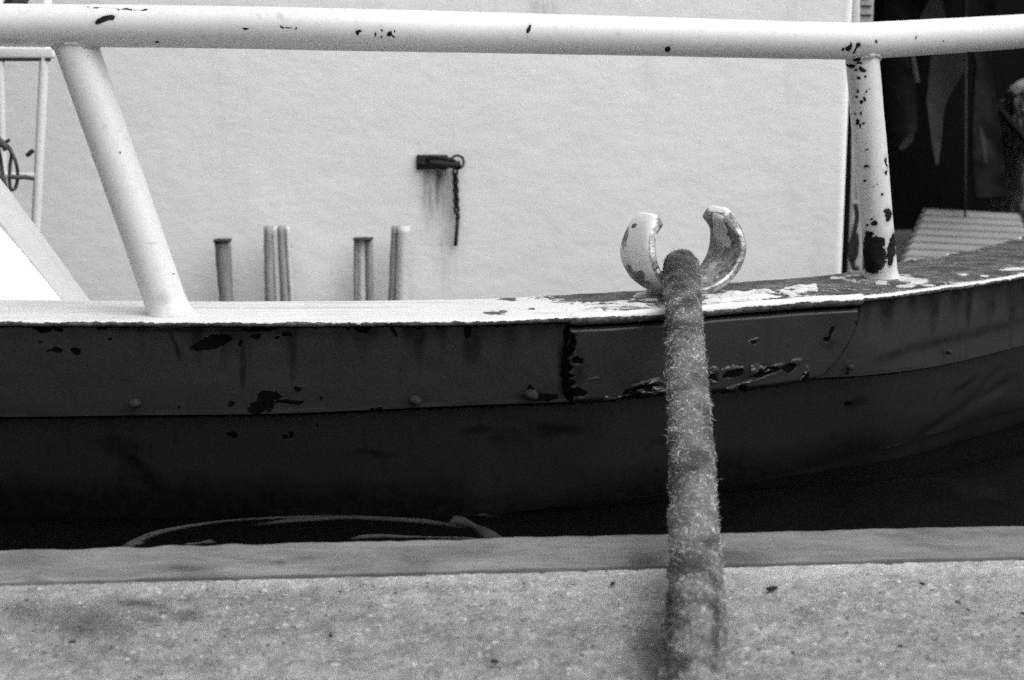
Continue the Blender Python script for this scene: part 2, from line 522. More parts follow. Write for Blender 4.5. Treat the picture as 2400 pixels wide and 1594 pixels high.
w2 = np.maximum(w2, .3 - 8 * np.abs(v2 - .0)[None] + 0 * w2)  # dark strip painted in where the band's edge shadow falls
sc2 = field(P2, [(2060, 1027, 55, 2.5, -14), (2030, 1040, 40, 3, -16), (2120, 1012, 22, 2, -14), (2190, 993, 22, 1.5, -18)], 3, 60) * .9
mb = MB()
mb.grid(np.concatenate([back[:, None], C1[:, None]], 1), stain=0, wear=-1, scuff=-1)
mb.grid(P2, wear=w2, stain=st2, scuff=sc2)  # stain and wear also carry painted waterline shade and band edge shadow
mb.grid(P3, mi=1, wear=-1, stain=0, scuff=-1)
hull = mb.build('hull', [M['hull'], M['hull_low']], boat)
tag(hull, 'dark lower hull plating turning in towards the water')

# ---- doubler plate on the band, in front of which the rope runs
v = np.linspace(0, 1, 90)
ul = 1312 + 7 * np.array([vnoise(np.array([[q * 9.0, 0, 0]]), 3.0, 5)[0] for q in v]) + 8 * np.sin(v * 9) * .4
ur = pchip(v, [0, .35, .62, .8, .93, 1.0], [1992, 1976, 1950, 1925, 1900, 1870])
uu = np.linspace(0, 1, 360)
PP = ul[None] * (1 - uu)[:, None] + ur[None] * uu[:, None]
flat = PP.reshape(-1)
Bq, Cq, Nq = fB(flat).reshape(360, 90, 3), fC(flat).reshape(360, 90, 3), normal_B(flat).reshape(360, 90, 3)
V = np.broadcast_to(v, (360, 90))[..., None]
Q = Bq * (1 - V) + Cq * V
Q[..., 2] = (Bq[..., 2] - .016) * (1 - V[..., 0]) + (Cq[..., 2] - .001) * V[..., 0]
ed = np.minimum(np.minimum((PP - ul[None]) / 9, (ur[None] - PP) / 14), np.minimum(V[..., 0] * 14, (1 - V[..., 0]) * 12))
prof = 1 - (1 - np.clip(ed, 0, 1)) ** 2
off = -.006 + prof * .011 + fbm(Q, (6, 6, 10), 3, 61) * .0025 * np.clip(ed, 0, 1)
SC = [(1500, 880, 26, 7, -12), (1470, 886, 18, 6, -10), (1455, 908, 32, 4, -20), (1520, 900, 16, 8, 10), (1420, 917, 18, 4, -10), (1490, 905, 30, 4, 15), (1398, 918, 5, 5), (1366, 873, 13, 1.8, -20), (1322, 820, 4, 3),
      (1640, 855, 14, 10, -10), (1680, 848, 16, 5, -20), (1702, 846, 10, 3), (1752, 848, 14, 3), (1790, 842, 16, 4, -15), (1835, 830, 14, 5, -20), (1720, 880, 42, 2, -14), (1740, 850, 6, 10), (1770, 856, 12, 3), (1853, 868, 4, 12, 20), (1690, 893, 14, 6),
      (1735, 785, 13, 4, -15), (1860, 850, 5, 8), (1640, 880, 10, 4), (1560, 870, 20, 5)]
DK = [(1480, 897, 46, 13, -12), (1450, 912, 30, 8, -15), (1690, 858, 26, 8, -25), (1765, 858, 40, 8, -10), (1820, 845, 18, 7, -20), (1705, 893, 20, 9), (1855, 868, 8, 14, 25), (1918, 765, 5, 16, 15), (1905, 783, 9, 6), (1330, 830, 14, 10), (1335, 905, 18, 10), (1320, 790, 8, 20), (1735, 790, 9, 6), (1640, 870, 16, 12)]
relief = np.clip(field(Q, SC, 6, 60), -.3, .5)
off = off + np.clip(relief + .1, 0, .4) * .004 - .0025 * np.clip(field(Q, DK, 6, 60) + .1, 0, .6)
Q = Q + Nq * off[..., None]
wq = np.maximum(field(Q, DK, 10, 60) - .25 * (field(Q, SC, 6, 60) > -.3), np.maximum(np.maximum(1 - V[..., 0] * 34, 1 - (PP - ul[None]) / 7), 1 - (ur[None] - PP) / (13 + 8 * vnoise(Q, 70, 66))) * .6 - .22)  # right end also darkened to paint in the bevel's shading along the seam
wq = np.maximum(wq, -.9 + 0 * wq)
stq = sstep(0, .8, field(Q, [(1330, 850, 30, 70), (1480, 890, 80, 30), (1750, 860, 110, 26, -12), (1910, 790, 26, 26), (1930, 860, 40, 18, -35)], 10, 30)) * .6
mb = MB(); mb.grid(Q, wear=wq, stain=stq, scuff=field(Q, SC, 7, 70) * 1.5 + .40)  # wear also carries the painted bevel shading at the right end
dbl = mb.build('doubler_plate', M['hull'], boat)
tag(dbl, 'scuffed thick plate on the band under the mooring chock')

# ---- gunwale top plate with rounded outboard lip
p = cols(-1600, 3100, fs=1.6)
A0, B0, NB = fA(p), fB(p), normal_B(p)
t = np.concatenate([np.linspace(0, 1, 84)])
pad = sstep(1300, 1330, p) * sstep(1992, 1980, p)                # the stretch with the bead lip
P = B0[:, None] * (1 - t)[None, :, None] + A0[:, None] * t[None, :, None]
xx, yy = proj(P)
# weld / filler crust strips beside the chock
cr1 = np.exp(-((yy - np.interp(xx, [1380, 1530], [706, 694])) / 10) ** 4) * sstep(1360, 1385, xx) * sstep(1520, 1512, xx)
cr2 = np.exp(-((yy - np.interp(xx, [1620, 1890], [692, 667])) / 9) ** 4) * sstep(1612, 1640, xx) * sstep(1892, 1876, xx)
lump = fbm(P, 75, 3, 71)
lump = lump * .6 + .9 * vnoise(P, 42, 72) * .7
P[..., 2] += cr1 * (.0025 + .003 * lump) + cr2 * (.005 + .007 * lump) + fbm(P, 90, 3, 77) * .0007 * sstep(1150, 1350, xx)
P[..., 2] += .0016 * np.clip(fbm(P, 28, 4, 78), 0, 1) * sstep(1200, 1300, xx)
P[..., 2] += .004 * pad[:, None] * np.exp(-(t / .06) ** 2)[None] + .003 * (sstep(2040, 2120, p)[:, None] * np.exp(-((t - 1) / .02) ** 2)[None]) * (1 + .8 * vnoise(P, 80, 79))
rag = .0022 * fbm(B0, 70, 3, 80) * sstep(1330, 1280, p) + .0014 * fbm(B0, 90, 3, 81)
P[:, :6] += (NB * rag[:, None])[:, None] * np.linspace(1, 0, 6)[None, :, None]
# wear: white at the left, flaking off in front of the chock, bare towards the bow
f = np.interp(xx, [-2000, 1080, 1180, 1300, 1420, 1530, 1600, 1700, 4000], [-1.1, -.95, -.62, -.22, .16, .20, .22, .3, .6])
far = np.interp(xx, [1100, 1200, 1300, 1500], [0, .5, .75, .55])
w = f + far * (t[None] - .45) * 1.15 + .35 * fbm(P, (14, 40, 40), 4, 85)
w = np.maximum(w, field(P, [(1170, 690, 22, 4), (1140, 722, 26, 3, 3), (1160, 719, 10, 4), (1225, 712, 8, 3)], 4, 60))
keep = np.maximum(cr1 * 1.0, cr2 * 1.5)
w = w - np.maximum(cr1 * (.30 + 1.1 * lump), cr2 * (.70 + 1.5 * lump)) 
w = w - pad[:, None] * np.exp(-(t / .075) ** 4)[None] * (.8 + .9 * vnoise(P, (25, 60, 60), 86) + .5 * sstep(1580, 1640, xx)) * sstep(1300, 1340, xx)
w = w - sstep(1985, 2000, xx) * np.exp(-(t / .016) ** 2)[None] * (.75 + 1.1 * vnoise(P, 55, 88))
w = w - sstep(2040, 2120, xx) * np.exp(-((t - 1) / .02) ** 2)[None] * (.75 + 1.2 * vnoise(P, 45, 89))
w = w - .9 * sstep(0, .4, field(P, [(2220, 633, 22, 2.5), (2270, 637, 12, 2), (2335, 620, 40, 3, -4), (2130, 655, 30, 4, 10), (1930, 641, 26, 3, -5), (2090, 658, 26, 5)], 6, 60))
st = .75 * sstep(-.05, .5, fbm(P, (22, 45, 45), 5, 84)) * sstep(1290, 1420, xx) * sstep(.07, .14, t)[None] + .45 * sstep(.12, .6, fbm(P, (4, 60, 60), 4, 87)) * sstep(1300, 900, xx) + sstep(0, .8, field(P, [(1500, 668, 46, 10), (1640, 668, 50, 10), (2035, 648, 60, 9)], 8, 40)) * .8
up = np.repeat((np.zeros(len(p)))[:, None], 1, 1)
mb = MB()
mb.grid(P, wear=w, stain=st)
# lip: rolls over the outboard edge and tucks under
a = np.linspace(0, np.pi, 11)
rl = (.0045 + .0045 * pad)
lip = (P[:, 0])[:, None] + NB[:, None] * (np.sin(a)[None, :, None] * (rl * 1.1)[:, None, None])
lip[..., 2] = P[:, 0, 2][:, None] - rl[:, None] * (1 - np.cos(a))[None]
xl, yl = proj(lip)
ang = np.broadcast_to(a[None], xl.shape)
wl = np.interp(ang, [0, .9, 1.5, 3.2], [-.55, -.15, .3, .8]) + .5 * fbm(lip, (40, 60, 60), 3, 90)
wl = wl - pad[:, None] * np.interp(ang, [0, 1.0, 1.7, 3.2], [.6, .5, .0, 0]) + sstep(2000, 2040, xl) * np.interp(ang, [0, 1.4, 3.2], [-.35, -.1, .2])
mb.grid(lip[:, ::-1], wear=wl[:, ::-1], stain=0)
mb.grid(np.stack([P[:, -1], P[:, -1] - np.array([0, 0, .012]), P[:, -1] - np.array([0, 0, .012]) + NB * .02], 1), wear=1.0)
und = P[:, 0] - np.stack([0 * p, 0 * p, 2 * rl], 1)
mb.grid(np.stack([P[:, -1] - np.array([0, 0, .012]), und], 1), wear=1.0, stain=0)
gun = mb.build('gunwale', M['gunwale'], boat)
tag(gun, 'flat gunwale top, white on the left and stripped bare towards the bow')

# ---- inner bulwark and side deck
pi_ = np.arange(-1600, 3101, 60)
Ai = fA(pi_) - np.array([0, 0, .012])
inn = np.stack([Ai + normal_B(pi_) * .01, Ai * np.array([1, 1, 0]) + normal_B(pi_) * .01 + np.array([0, 0, -.05])], 1)
mb = MB(); mb.grid(inn, flip=True, wear=-1.0)
dk = np.stack([inn[:, 1], np.stack([inn[:, 1, 0], np.maximum(inn[:, 1, 1] + .25, 3.0), 0 * pi_ - .05], 1), np.stack([inn[:, 1, 0], np.maximum(inn[:, 1, 1] + .27, 3.02), 0 * pi_ - .5], 1)], 1)
mb.grid(dk, flip=True, wear=-1.0)
mb.build('side_deck', plain('grey_deck_paint', .22, .6), boat)


# ---- rail and stanchions
def rail_path(cps, n):
    cps = np.array(cps, float)
    W = UY(cps[:, 0], cps[:, 1], cps[:, 2])
    s = np.concatenate([[0], np.cumsum(np.linalg.norm(np.diff(W, axis=0), axis=1))])
    return pchip(np.linspace(0, s[-1], n), s, W)


RCH = [(240, 45, 22, 7, -22), (252, 41, 14, 7, -10), (567, 65, 8, 3.5, 5), (650, 62, 8, 3, 15), (668, 65, 8, 2, 10), (682, 65, 3, 3), (825, 75, 4, 6, -20), (829, 72, 5, 3), (866, 80, 3, 7, 25), (880, 70, 3, 3), (898, 78, 5, 8, 30), (908, 84, 5, 3, 30), (880, 84, 2, 4, 20), (911, 72, 3, 3),
       (1539, 113, 7, 6, -35), (1944, 114, 5, 4), (1956, 112, 8, 8, -40), (1962, 104, 3, 7), (1978, 104, 6, 7), (1973, 114, 3, 12, 25), (2021, 96, 3, 4), (2113, 86, 2.5, 5, 10), (2176, 95, 2, 2),
       (290, 21, 26, 2, 4), (330, 23, 12, 1.6), (222, 18, 12, 2), (203, 16, 3, 1.5), (1220, 66, 4, 12, 15), (363, 98, 6, 2.5, -20), (470, 84, 3, 3)]
path = rail_path([(-1500, 50, 2.06), (-600, 54, 2.06), (0, 58, 2.08), (492, 62.7, 2.09), (836, 69.4, 2.105), (1180, 76.7, 2.19), (1525, 84.8, 2.275), (1869, 93.4, 2.37), (1985, 94.5, 2.40), (2050, 91, 2.43), (2361, 72, 2.62), (2700, 50, 2.88), (3100, 25, 3.3)], 1900)
mb = MB()
R_ = .030
Pt = mb.tube(path, R_, 72)
Pt += 0
xq, yq = proj(Pt)
wr = field(Pt, RCH, 2.5, 90)
soft = np.clip(field(Pt, [(240, 45, 24, 9, -20)], 3, 90) * 3, 0, 1)
mb.at = {'wear': [wr.reshape(-1) - .02], 'stain': [(.30 * sstep(-.9, 0, wr) + .3 * sstep(900, -100, xq) * sstep(.1, .6, fbm(Pt, (9, 30, 30), 4, 115)) + sstep(0, .8, field(Pt, [(1220, 66, 7, 14, 12), (1992, 108, 26, 10), (645, 38, 14, 12), (170, 90, 60, 8), (20, 95, 90, 9)], 5, 60)) * .35).reshape(-1)]}  # patchy dulling toward the left end paints in weaker light there
# gentle dents in the pipe
Vt = Pt + (fbm(Pt, 18, 3, 111) * .0005)[..., None] * ((Pt - path[:, None]) / R_)
mb.v[0] = Vt.reshape(-1, 3)
rail = mb.build('top_rail', M['rail'], boat)
tag(rail, 'white painted steel handrail pipe with small dark paint chips')


def stanchion(top, bot, r0, r1, chips, label, stains=()):
    n = 520
    Wt = UY([top[0], bot[0]], [top[1], bot[1]], [top[2], bot[2]]); Wt[1] += (Wt[1] - Wt[0]) * .06
    s = np.linspace(0, 1, n)
    pth = Wt[0] * (1 - s)[:, None] + Wt[1] * s[:, None]
    rr = r0 + (r1 - r0) * s
    L = np.linalg.norm(Wt[1] - Wt[0])
    rr = rr + .004 * np.exp(-(((1 - s) * L - .020) / .012) ** 2)
    mb = MB(); Pt = mb.tube(pth, rr, 80)
    Pt2 = Pt + (fbm(Pt, 22, 3, 121) * .0007 + fbm(Pt, 120, 2, 122) * .0009 * (np.exp(-((s * L - .03) / .012) ** 2) + np.exp(-(((1 - s) * L - .024) / .012) ** 2))[:, None])[..., None] * ((Pt - pth[:, None]) / rr[:, None, None])
    mb.v[0] = Pt2.reshape(-1, 3)
    mb.at = {'wear': [field(Pt, chips, 6, 70).reshape(-1)],
             'stain': [(sstep(-.2, .9, field(Pt, stains, 9, 50)) * .3 + .35 * sstep(-.9, 0, field(Pt, chips, 6, 70))).reshape(-1)]}
    o = mb.build('stanchion', M['rail'], boat)
    o['label'] = label
    return o


stanchion((160, 62, 2.100), (391, 722, 2.058), .0308, .0300, [(220, 104, 3, 6), (276, 352, 2, 4), (402, 632, 2, 2), (195, 112, 1.5, 1.5), (205, 128, 1.5, 1.5), (152, 96, 4, 2)], 'slanting white stanchion, mostly unchipped', [(375, 690, 22, 20), (350, 560, 24, 4), (120, 108, 10, 8)])
SCH = [(2015, 590, 30, 42, 0), (2025, 560, 18, 14), (2002, 555, 12, 22), (2010, 612, 22, 14), (2055, 580, 8, 36, 3), (2060, 560, 7, 22), (2048, 497, 7, 15), (2044, 488, 5, 5), (2016, 518, 8, 7), (2008, 507, 3, 3), (2000, 520, 3, 3), (2012, 540, 4, 4), (2043, 375, 3, 14), (2040, 396, 4, 6),
       (2000, 384, 5, 3), (2035, 448, 3, 4), (1985, 235, 4, 5), (1993, 230, 3, 6), (1979, 210, 3, 4), (1976, 225, 3, 3), (1983, 248, 2, 2), (1984, 262, 3, 5), (1990, 285, 3, 3), (1975, 282, 4, 6), (1982, 290, 3, 5), (1979, 180, 4, 4), (1998, 213, 2, 5, 30), (2006, 205, 2, 2), (2000, 345, 3, 3), (1990, 352, 2, 2), (2010, 430, 3, 2), (1972, 262, 2, 4), (1995, 420, 2, 2), (2020, 425, 2, 2),
       (1962, 150, 12, 4, 15), (1984, 148, 8, 3), (1990, 160, 8, 5), (2010, 128, 8, 6), (1985, 131, 12, 8), (1995, 175, 4, 3), (1975, 160, 4, 3)]
stanchion((1985, 98, 2.412), (2033, 646, 2.425), .0276, .0276, SCH, 'upright white stanchion with large bare patches near its foot', [(1970, 200, 18, 70), (1985, 136, 26, 14), (2000, 400, 14, 120), (1975, 145, 20, 10)])



def weld(st_ob, r, amp, name='weld_bead'):
    V = np.array([v_.co[:] for v_ in st_ob.data.vertices]).reshape(-1, 80, 3)
    pts = []
    for j in range(80):
        line = V[:, j]
        dd = np.linalg.norm(line[:, None] - path[None, ::3], axis=2).min(1)
        k = np.nonzero(dd < R_ + .0006)[0]
        pts.append(line[k.max()] if len(k) else line[0])
    pts = np.array(pts); pts = np.concatenate([pts, pts[:2]])
    q = pchip(np.linspace(0, len(pts) - 1, 500), np.arange(len(pts)), pts)
    mb = MB(); G = mb.tube(q, r * (1 + .6 * vnoise(q, 130, 7) + .3 * vnoise(q, 320, 8)), 14, caps=False)
    mb.at = {'wear': [(-.35 + amp * fbm(G, 60, 3, 127)).reshape(-1)], 'stain': [np.clip(.2 + .7 * fbm(G, 70, 3, 129), 0, 1).reshape(-1)]}
    o = mb.build(name, M['rail'], boat)
    return o


for ob_, r_, am_ in zip([o_ for o_ in boat.children if o_.name.startswith('stanchion')], (.0032, .0042), (.3, 1.3)):
    weld(ob_, r_, am_)

# stanchion foot: oval weld pad
ft = UZ([2033], [646], ZG)[0]
mb = MB()
th = np.linspace(0, 2 * np.pi, 120, endpoint=False)
rings = []
for q, (k, h) in enumerate(((.0, .007), (.30, .007), (.42, .006), (.6, .0045), (.8, .0045), (.95, .004), (1.0, -.002))):
    c = np.stack([ft[0] + .01 + .075 * k * np.cos(th) * (1 + .06 * np.sin(3 * th)), ft[1] + .06 * k * np.sin(th), np.full(120, ZG + h)], 1)
    c[:, 2] += .0022 * fbm(c, 90, 3, 131) * (k > .2)
    rings.append(c)
P = np.stack(rings, 0)
mb.grid(P, close=True, wear=.05 + .9 * fbm(P, 45, 3, 133), stain=.3)
tag(mb.build('stanchion_foot', M['gunwale'], boat), 'oval weld pad with flaking paint')


# bolts along the band
def bolt(px, py, r, h):
    Bp = fB(np.array([float(px)]))[0]; nb = normal_B(np.array([float(px)]))[0]
    c = UY([px], [py], Bp[1] + .006)[0]
    prof = [(0, h), (.55 * r, h * .97), (.85 * r, h * .7), (r, h * .2), (r * 1.05, -.004)]
    t1 = np.array([-nb[1], nb[0], 0]); th = np.linspace(0, 2 * np.pi, 28, endpoint=False)
    G = np.stack([c + nb * hh + rr * (np.cos(th)[:, None] * t1 + np.sin(th)[:, None] * np.array([0, 0, .78])) for rr, hh in prof], 0)
    G = G + nb * (fbm(G, 160, 2, int(px))[..., None] * .0012)
    mb = MB(); mb.grid(G, close=True)
    return mb.build('bolt', M['bolt'], boat)


for b in ((310, 931, .0085, .008), (957, 925, .0095, .010), (1226, 912, .0105, .008), (1963, 848, .006, .003), (2190, 812, .0055, .003)):
    bolt(*b)

# ---- mooring chock (open fairlead)
phi = math.radians(31)
cc = UY([1576], [650], 2.25)[0]; cc[2] = ZG
cc[0] -= .001
axl = np.array([math.sin(phi), -math.cos(phi), 0]); lx = np.array([math.cos(phi), math.sin(phi), 0])
nth, nse = 260, 96
th = np.radians(np.linspace(133.5, 411, nth))
a_, b_ = .0895, .0685
zc = .0095 + b_
cen = np.stack([a_ * np.cos(th), zc + b_ * np.sin(th)], 1)
# tips curl inwards a little
tg = np.gradient(cen, axis=0); tg /= np.linalg.norm(tg, axis=1)[:, None]
nr = np.stack([tg[:, 1], -tg[:, 0]], 1)                      # outward from the ring
ph = np.linspace(0, 2 * np.pi, nse, endpoint=False)
ex = 2 / 3.2
su = np.sign(np.cos(ph)) * np.abs(np.cos(ph)) ** ex
sv = np.sign(np.sin(ph)) * np.abs(np.sin(ph)) ** ex
dtip = np.minimum(np.arange(nth), nth - 1 - np.arange(nth)) / nth
tipr = np.sqrt(np.clip(1 - (1 - np.clip(dtip / .024, 0, 1)) ** 2, 0, 1))
wid = (.0425 * (.66 + .34 * sstep(0, .22, dtip))) * (.25 + .75 * tipr)
thk = (.0108 + .0042 * sstep(.12, .0, np.abs(dtip - .015))) * tipr + .0002
U = su[None] * wid[:, None]
Vv = sv[None] * thk[:, None]
Vv = Vv + np.where(sv < 0, .0042 * (1 - np.abs(su) ** 2.5), 0)[None] * tipr[:, None]       # hollow inner face -> raised lips
xz = cen[:, None] + nr[:, None] * Vv[..., None]
G = cc + xz[..., :1] * lx + U[..., None] * axl + np.stack([0 * U, 0 * U, xz[..., 1]], -1)
G = G + (fbm(G, 60, 3, 141) * .0008)[..., None]
# paint: white outside of the near horn, bare rims and inner faces
xg, yg = proj(G)
inner = (sv < -.35)[None] & np.ones((nth, 1), bool)
rim = (np.abs(su) > .93)[None] & np.ones((nth, 1), bool)
right = (th > 1.5 * np.pi)[:, None]
wc = np.full(U.shape, -.55)
wc = np.where(rim, .22, wc)
wc = np.where(inner & right, .14, wc)
wc = np.where(inner & ~right, .10, wc)
low = sstep(.052, .02, xz[..., 1])
wc = wc + low * np.where(right, .25, .45)
wc = np.where(inner & right, np.maximum(wc, .12), wc)
inpaint = field(G, [(1645, 610, 9, 6, -30), (1638, 640, 10, 6, -30), (1660, 530, 15, 26, -12), (1655, 505, 12, 18), (1672, 560, 10, 16)], 3, 70)
wc = np.where(inner & right, np.where(inpaint > -.05, -.6, wc), wc)
wc = np.where(inner & right & (field(G, [(1668, 577, 10, 9)], 3, 70) > 0), .9, wc)
wc = np.where(~inner & ~right, np.maximum(wc, field(G, [(1441, 540, 7, 30, 8), (1438, 550, 6, 22), (1462, 520, 8, 5, -40), (1455, 632, 9, 26, -25), (1475, 640, 12, 16), (1478, 655, 26, 9)], 3, 70) * .9), wc)
wc = np.where(rim & ~right, np.minimum(wc, -2 * field(G, [(1522, 545, 12, 5), (1520, 482, 14, 12), (1519, 624, 5, 6), (1530, 560, 4, 4)], 2, 70)), wc)
wc = np.where(right & (field(G, [(1672, 484, 22, 6, 5), (1650, 482, 16, 6)], 2, 70) > 0), -.6, wc)
mb = MB()
mb.grid(G, close=True, wear=wc, stain=low * .5)
i0 = 0
mb.f.append(np.arange(nse)[None]); mb.mi.append(np.array([0]))
mb.f.append((np.arange(nse)[::-1] + (nth - 1) * nse)[None]); mb.mi.append(np.array([0]))
# foot
th2 = np.linspace(0, 2 * np.pi, 96, endpoint=False)
rings = []
for hx, hy, hz in ((.086, .056, -.002), (.080, .050, .003), (.066, .041, .006), (.058, .036, .014), (.060, .036, .026), (.066, .034, .036)):
    e = 2 / 2.6
    px_ = np.sign(np.cos(th2)) * np.abs(np.cos(th2)) ** e * hx; py_ = np.sign(np.sin(th2)) * np.abs(np.sin(th2)) ** e * hy
    c = cc + px_[:, None] * lx + py_[:, None] * axl + np.array([0, 0, hz])
    rings.append(c + (fbm(c, 90, 3, 151) * .0016)[:, None] * np.array([1, 1, .6]))
F_ = np.stack(rings, 0)
mb.grid(F_, close=True, wear=.25 + .5 * fbm(F_, 40, 3, 152), stain=.45)
chock = mb.build('mooring_chock', M['chock'], boat)
tag(chock, 'open two-horned mooring chock with white paint flaking off bare metal')

# ------------------------------------------------------------------ mooring rope
RP = [(1566, 700, 2.62), (1567, 655, 2.46), (1569, 622, 2.34), (1572, 614, 2.25), (1574, 632, 2.17), (1575, 674, 2.08), (1579, 780, 1.93), (1590, 960, 1.71), (1598, 1150, 1.545), (1602, 1300, 1.425)]
W = UY([q[0] for q in RP], [q[1] for q in RP], [q[2] for q in RP])
tail = UZ([1603, 1600, 1592, 1570], [1450, 1570, 1720, 2100], .0275)
ext = np.array([[tail[-1][0] - .03, tail[-1][1] - .35, .0275], [tail[-1][0] - .05, -.2, .0275]])
W = np.concatenate([W, tail, ext])
W[0, 2] = .10; W[1, 2] = .205
s = np.concatenate([[0], np.cumsum(np.linalg.norm(np.diff(W, axis=0), axis=1))])
NR = 1500
rp = pchip(np.linspace(0, s[-1], NR), s, W)
for _ in range(30):
    rp[1:-1] = (rp[:-2] + rp[1:-1] * 2 + rp[2:]) / 4
RR = .0258
sl = np.linspace(0, s[-1], NR)
mb = MB()
RV = RR * (1 + .09 * sstep(1.75, 1.15, rp[:, 1]))
Pt = mb.tube(rp, RV, 64, caps=True)
ang = np.linspace(0, 2 * np.pi, 64, endpoint=False)
wave = .0009 * np.sin(3 * (ang[None] + sl[:, None] * 40)) + .0005 * np.sin(16 * ang[None] - sl[:, None] * 140 + 3 * np.sin(sl[:, None] * 19)) * np.cos(sl[:, None] * 330)
lumps = fbm(Pt, 24, 4, 161) * .0034 + fbm(Pt, 140, 2, 162) * .0020
cvec = (Pt - rp[:, None]) / RV[:, None, None]
Pt = Pt + cvec * (wave + lumps)[..., None]
mb.v[0] = Pt.reshape(-1, 3)
RST = [(1570, 757, 60, 30, 8), (1610, 1050, 46, 30, 10), (1585, 1300, 70, 34), (1595, 690, 26, 20), (1550, 1400, 30, 60), (1590, 1070, 60, 22), (1640, 1250, 30, 20), (1550, 1090, 20, 40), (1570, 615, 60, 60), (1560, 1530, 40, 40), (1650, 1450, 14, 120), (1545, 1500, 14, 120)]  # last two long marks darken the rope's sides near its lower end
stn = np.clip(.95 * sstep(-.2, .7, field(Pt, RST, 14, 30)) + .8 * sstep(.0, .45, fbm(Pt, 34, 4, 165)), 0, 1)
mb.at = {'stain': [stn.reshape(-1)], 'tone': [np.full(stn.size, .5)]}
# fibres, matted along the lay and standing off the surface
NF = 170000
ti = rng.random(NF) ** 1.0
lo = np.searchsorted(sl, .12); hi = np.searchsorted(sl, s[-1] - .75)
ii = (lo + ti * (hi - lo)).astype(int)
keepc = rng.integers(0, 64, NF)
base = Pt[ii, keepc] - cvec[ii, keepc] * .001
nrm = cvec[ii, keepc]
T = np.gradient(rp, axis=0); T /= np.linalg.norm(T, axis=1)[:, None]
tan = T[ii]
bit = np.cross(nrm, tan)
aa = rng.normal(0, 1.0, NF) + np.where(rng.random(NF) < .5, 0, np.pi) + .5
lift = np.clip(rng.gamma(1.5, .20, NF), .05, 1.6)
d0 = np.cos(aa)[:, None] * tan + np.sin(aa)[:, None] * bit + nrm * lift[:, None]
d0 /= np.linalg.norm(d0, axis=1)[:, None]
ln = np.clip(rng.gamma(3, .0015, NF), .002, .016)
wd = rng.uniform(.00016, .00034, NF)
curl = rng.normal(0, .5, (NF, 3))
p0 = base
p1 = base + d0 * (ln * .5)[:, None]
d1 = d0 + curl * .6 - nrm * .30; d1 /= np.linalg.norm(d1, axis=1)[:, None]
p2 = p1 + d1 * (ln * .5)[:, None]
side = np.cross(d0, nrm + rng.normal(0, .6, (NF, 3))); side /= np.linalg.norm(side, axis=1)[:, None]
Vf = np.stack([p0 - side * wd[:, None], p0 + side * wd[:, None], p1 + side * wd[:, None] * .9, p1 - side * wd[:, None] * .9, p2], 1)
I = np.arange(NF)[:, None] * 5
tone = np.clip(rng.normal(.5, .42, NF), -.35, 1.5)
mb.add(Vf, [I + np.array([[0, 1, 2, 3]]), I + np.array([[3, 2, 4]])], 1, stain=np.repeat(stn[ii, keepc], 5), tone=np.repeat(tone, 5))
rope = mb.build('mooring_rope', [M['rope'], M['fibre']])
tag(rope, 'thick hairy mooring rope running from the chock down onto the quay', 'rope')


# ------------------------------------------------------------------ quay, coping, water
def axis(lo, hi, a, b, fs, n1=14):
    left = a - (np.geomspace(1, 1 + (a - lo) * 8, n1)[1:] - 1)[::-1] / 8 * 1.0
    right = b + (np.geomspace(1, 1 + (hi - b) * 8, n1)[1:] - 1) / 8
    return np.concatenate([left, np.arange(a, b, fs), right])


e0 = UZ([0, 2361], [1272, 1215], 0.0); e1 = UZ([0, 2361], [1345, 1291], 0.0)
slope = (e0[1, 1] - e0[0, 1]) / (e0[1, 0] - e0[0, 0])
ye = lambda X: e0[0, 1] + (X - e0[0, 0]) * slope               # water side of the coping
cop_w = ((e0[0, 1] - e1[0, 1]) + (e0[1, 1] - e1[1, 1])) / 2
xs = axis(-30, 30, -.78, .80, .0032)
ys = np.concatenate([-np.geomspace(.2, 30, 14)[::-1], np.arange(.0, .95, .05), np.arange(.95, 1.75, .0026)])
yo = np.linspace(0, 1, 1)
d = np.concatenate([-np.geomspace(.62, 30, 16)[::-1], np.arange(-.6, 0.0001, .0026)])    # distance behind the coping joint
X, Dd = np.meshgrid(xs, d, indexing='ij')
Yq = ye(X) - cop_w + Dd
Pq = np.stack([X, Yq, 0 * X], -1)
Pq[..., 2] = fbm(Pq, 22, 4, 171) * .0026 + fbm(Pq, 110, 3, 172) * .0028 - .0025
pits = np.clip(vnoise(Pq, 85, 173) - .58, 0, 1) * .016 + np.clip(vnoise(Pq, 38, 174) - .7, 0, 1) * .02
Pq[..., 2] -= pits
Pq[..., 2] *= (.35 + .65 * sstep(-.004, -.03, Dd))
st = sstep(0, .9, field(Pq, [(320, 1390, 120, 22), (330, 1425, 60, 14), (370, 1405, 24, 6), (350, 1440, 30, 6), (60, 1362, 46, 5, -6), (200, 1440, 170, 60), (60, 1420, 90, 40), (420, 1410, 60, 30), (1500, 1500, 60, 90)], 30, 9)) * .95  # mark beside the rope is its shadow, painted in; the rest are blotches
lt = sstep(-.05, -.004, Dd) * .6 * (0.6 + .8 * fbm(Pq, 30, 3, 175))
lt = lt + .45 * sstep(-.16, -.02, Dd) * sstep(700, 1900, proj(Pq)[0])
mb = MB(); mb.grid(Pq, stain=st, scuff=np.clip(lt, 0, 1), flip=False)
quay = mb.build('quay', M['concrete'])
tag(quay, 'gritty pale concrete quay in the foreground', kind='structure')
